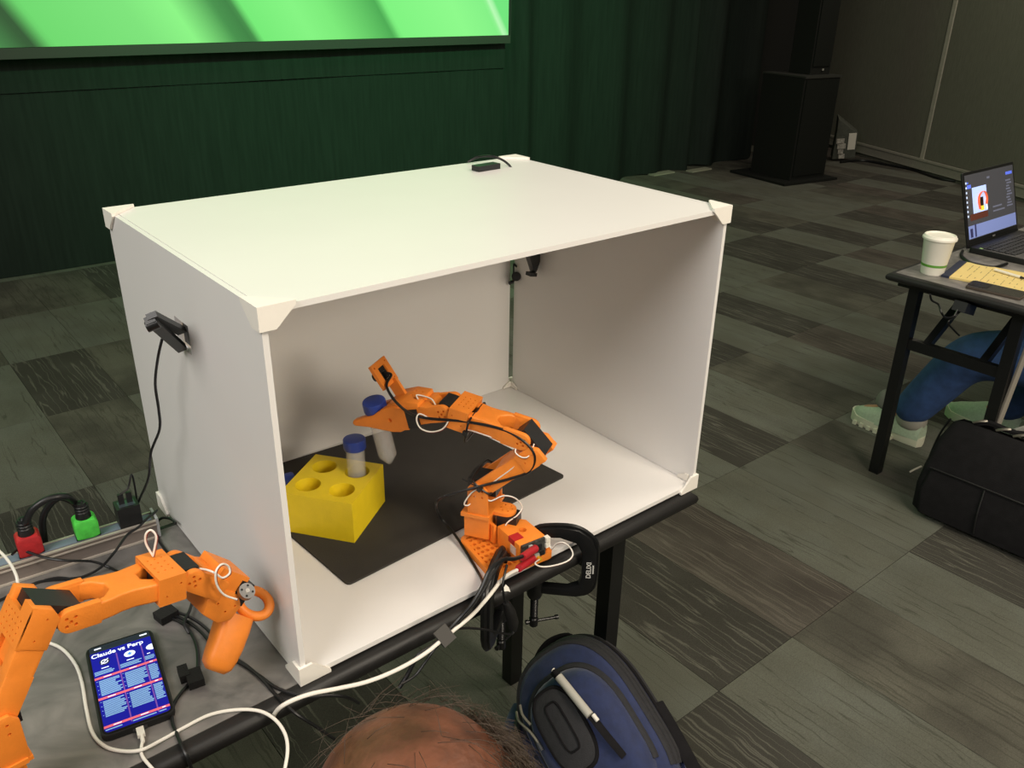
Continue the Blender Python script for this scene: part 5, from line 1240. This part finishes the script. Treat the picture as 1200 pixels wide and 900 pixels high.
# person in front: only the crown of the head is in the picture
H0 = at(505, 1032, d=.655) ; HFW = V((.30, .95, -.22)).normalized(); HUP = V((.0, .25, 1))
hx, hy, hz = H0
J1 = dict(pelvis=V((hx - .02, hy - .26, .50)), waist=V((hx - .02, hy - .23, .64)), chest=V((hx - .01, hy - .13, .80)), neck=V((hx, hy - .055, hz - .145)), skull=V((hx, hy - .01, hz - .02)))
for s, q in (('l', -1), ('r', 1)):
    J1[s + 'sh'] = V((hx + q * .19, hy - .13, hz - .22)); J1[s + 'el'] = V((hx + q * .24, hy - .02, hz - .46)); J1[s + 'wr'] = V((hx + q * .10, hy + .16, hz - .50)); J1[s + 'pa'] = V((hx + q * .06, hy + .23, hz - .51))
    J1[s + 'hip'] = V((hx + q * .09, hy - .22, .48)); J1[s + 'kn'] = V((hx + q * .13, hy + .20, .47)); J1[s + 'an'] = V((hx + q * .13, hy + .16, .085)); J1[s + 'toe'] = V((hx + q * .14, hy + .32, .05))
p1, HF1, body1 = person((hx, hy - .2, 0), 'seated person with thinning hair seen from behind at the bottom edge', J1, H0, HFW, HUP, 1.03, GREYC, mat('dark_trousers', '#22242a', .85), SKIN, True)
def shoe(parent, an, toe, upper, sole):
    d = (V((toe.x, toe.y, 0)) - V((an.x, an.y, 0))).normalized(); F = frame(V((an.x, an.y, 0)) - d * .075, d, UP)
    b = MB(); out = lambda k: [(x, y * k) for x, y in ((0, -.028), (.05, -.036), (.12, -.036), (.20, -.050), (.25, -.045), (.285, -.020), (.29, 0), (.285, .020), (.25, .045), (.20, .050), (.12, .038), (.05, .036), (0, .028), (-.008, 0))]
    s_ = MB().loft([[(x, y, 0.001) for x, y in out(.92)], [(x * 1.0, y, .012) for x, y in out(1)], [(x, y, .036 + (.012 if x > .25 else 0)) for x, y in out(.97)]], F).build('sole', sole, parent)
    b = MB(); secs = []
    for x, w_, h in ((.0, .028, .095), (.05, .038, .112), (.10, .041, .120), (.15, .044, .112), (.20, .046, .088), (.25, .040, .068), (.28, .022, .052)):
        secs.append([(x, w_ * math.cos(a), .030 + (h - .030) * max(0, math.sin(a)) ** .8 if math.sin(a) > 0 else .030) for a in [2 * math.pi * i / 16 for i in range(16)]])
    b.loft(secs, F); u_ = b.build('upper', upper, parent, ang=70)
    return s_, u_, F
BLKSH = mat('shoe_black', '#161616', .6)
for s in 'lr': shoe(p1, J1[s + 'an'], J1[s + 'toe'], BLKSH, mat('sole_black', '#0e0e0e', .7))
# hair: fine strands, thin on the crown and thicker at the sides and back
hb = MB(); r2 = random.Random(11)
n = 0
while n < 3600:
    a = r2.uniform(0, 2 * math.pi); z = r2.uniform(-.35, 1)
    rad = math.sqrt(max(0, 1 - z * z)); p = V((rad * math.cos(a) * .098, rad * math.sin(a) * .079, z * .112)) * 1.035
    back = -math.cos(a) * rad
    sd_ = math.sin(a) * rad; dens = 1.0 if sd_ < -.62 else (.7 if sd_ > .86 else (.03 if z > .2 else .5))
    if math.cos(a) > .55 and z < .5: dens = 0
    if r2.random() > dens: continue
    n += 1
    nn = V((p.x / .098 ** 2, p.y / .079 ** 2, p.z / .112 ** 2)).normalized()
    tg = (V((r2.gauss(-.5, .5), r2.gauss(0, .6), r2.gauss(-.25, .5)))); tg = (tg - nn * tg.dot(nn)).normalized()
    ln = r2.uniform(.018, .042); q = [p, p + nn * ln * .16 + tg * ln * .4, p + nn * ln * .22 + tg * ln * .95]
    hb.tube([HF1 @ (v * 1.03) for v in q], [.00026, .0002, .0001], 3, 0)
tag(hb.build('hair', mat('dark_brown_hair', '#4a3e33', .55), p1, ang=180), kind='stuff')
st = thing('stool', (hx - .02, hy - .26, 0), 'low black stool under the seated person in front', 'stool')
MB().cyl((hx - .02, hy - .28, .33), (hx - .02, hy - .28, .365), .17, n=28, bev=.006).build('seat', BLKSH, st)
for k in range(4):
    a = R(45 + 90 * k); MB().cyl((hx - .02 + .13 * math.cos(a), hy - .28 + .13 * math.sin(a), .329), (hx - .02 + .18 * math.cos(a), hy - .28 + .18 * math.sin(a), 0), .013, n=10).build('leg', BLKSH, st)

# person at the right table
J2 = dict(pelvis=V((2.84, -.36, .53)), waist=V((2.84, -.37, .68)), chest=V((2.84, -.34, .90)), neck=V((2.84, -.30, 1.12)), skull=V((2.84, -.27, 1.24)))
for s, q in (('l', -1), ('r', 1)):
    J2[s + 'sh'] = V((2.84 + q * .18, -.33, 1.03)); J2[s + 'el'] = V((2.84 + q * .23, -.20, .80)); J2[s + 'wr'] = V((2.84 + q * .10, .02, .80)); J2[s + 'pa'] = V((2.84 + q * .085, .09, .797))
    J2[s + 'hip'] = V((2.84 + q * .10, -.30, .50))
J2['lkn'] = at(1140, 412, y=.31); J2['lan'] = V((2.672, .475, .105)); J2['ltoe'] = V((2.685, .66, .055))
J2['rkn'] = V((3.00, .12, .48)); J2['ran'] = V((3.00, .26, .10)); J2['rtoe'] = V((3.02, .44, .05))
p2, HF2, body2 = person((2.84, -.36, 0), 'seated person in blue jeans and pale green sneakers at the right table', J2, V((2.84, -.25, 1.27)), V((0, .9, -.3)), UP, 1.0, TEAL, DENIM, skin_material('plain_skin', '#b98a6c', '#a5765a'), True)
MINT = mat('mint_knit', '#a9b9a0', .8, var=.1, scale=120, bump=.4); CREAM = mat('cream_sole', '#cfcfb8', .6); GTONG = mat('grey_fleece', '#77786e', .95, bump=.8, bscale=120)
s_, u_, F = shoe(p2, J2['lan'], J2['ltoe'], MINT, CREAM)
MB().squad(F @ Matrix.Translation((.165, 0, .128)) @ Matrix.Rotation(R(-20), 4, 'Y'), (.035, .034, .038), .7, .8, 18, 12).build('tongue', GTONG, p2)
MB().squad(F @ Matrix.Translation((.055, 0, .095)), (.058, .046, .046), .8, .9, 18, 12).build('ankle_collar', mat('collar_grey', '#9a978b', .85, bump=.4), p2)
b = MB()
for k in range(4): b.tube([F @ V((.125 + .022 * k, -.036, .080 - .006 * k)), F @ V((.125 + .022 * k, 0, .106 - .012 * k)), F @ V((.125 + .022 * k, .036, .080 - .006 * k))], .0035, 6, 4)
b.build('laces', mat('lace_grey', '#b5b6a8', .8), p2)
for k in range(6):
    MB().box((.09 + .030 * k, -.053, .0), (.105 + .030 * k, .053, .016), F, .002).build('sole_lug', CREAM, p2, smooth=False)
shoe(p2, J2['ran'], J2['rtoe'], MINT, CREAM)
hm = MB(); hm.squad(HF2 @ Matrix.Translation((-.018, 0, .022)), (.098, .088, .106), .95, .95, 28, 16)
hm.build('hair', mat('brown_hair', '#33271f', .6, bump=.6, bscale=90, stretch=(1, 1, .2)), p2)
chr_ = thing('chair', (2.84, -.38, 0), 'black banquet chair under the person at the right table', 'chair')
MB().box((2.62, -.60, .33), (3.06, -.16, .375), bev=.015).build('seat', BLKN, chr_)
MB().box((2.63, -.66, .50), (3.05, -.62, .90), bev=.012).build('backrest', BLKN, chr_)
for x in (2.64, 3.04):
    MB().cyl((x, -.19, .33), (x, -.17, 0), .012, n=10).build('leg', BLACKS, chr_)
    MB().tube([V((x, -.64, .88)), V((x, -.63, .45)), V((x, -.66, 0.003))], .012, 8, 5).build('leg', BLACKS, chr_)
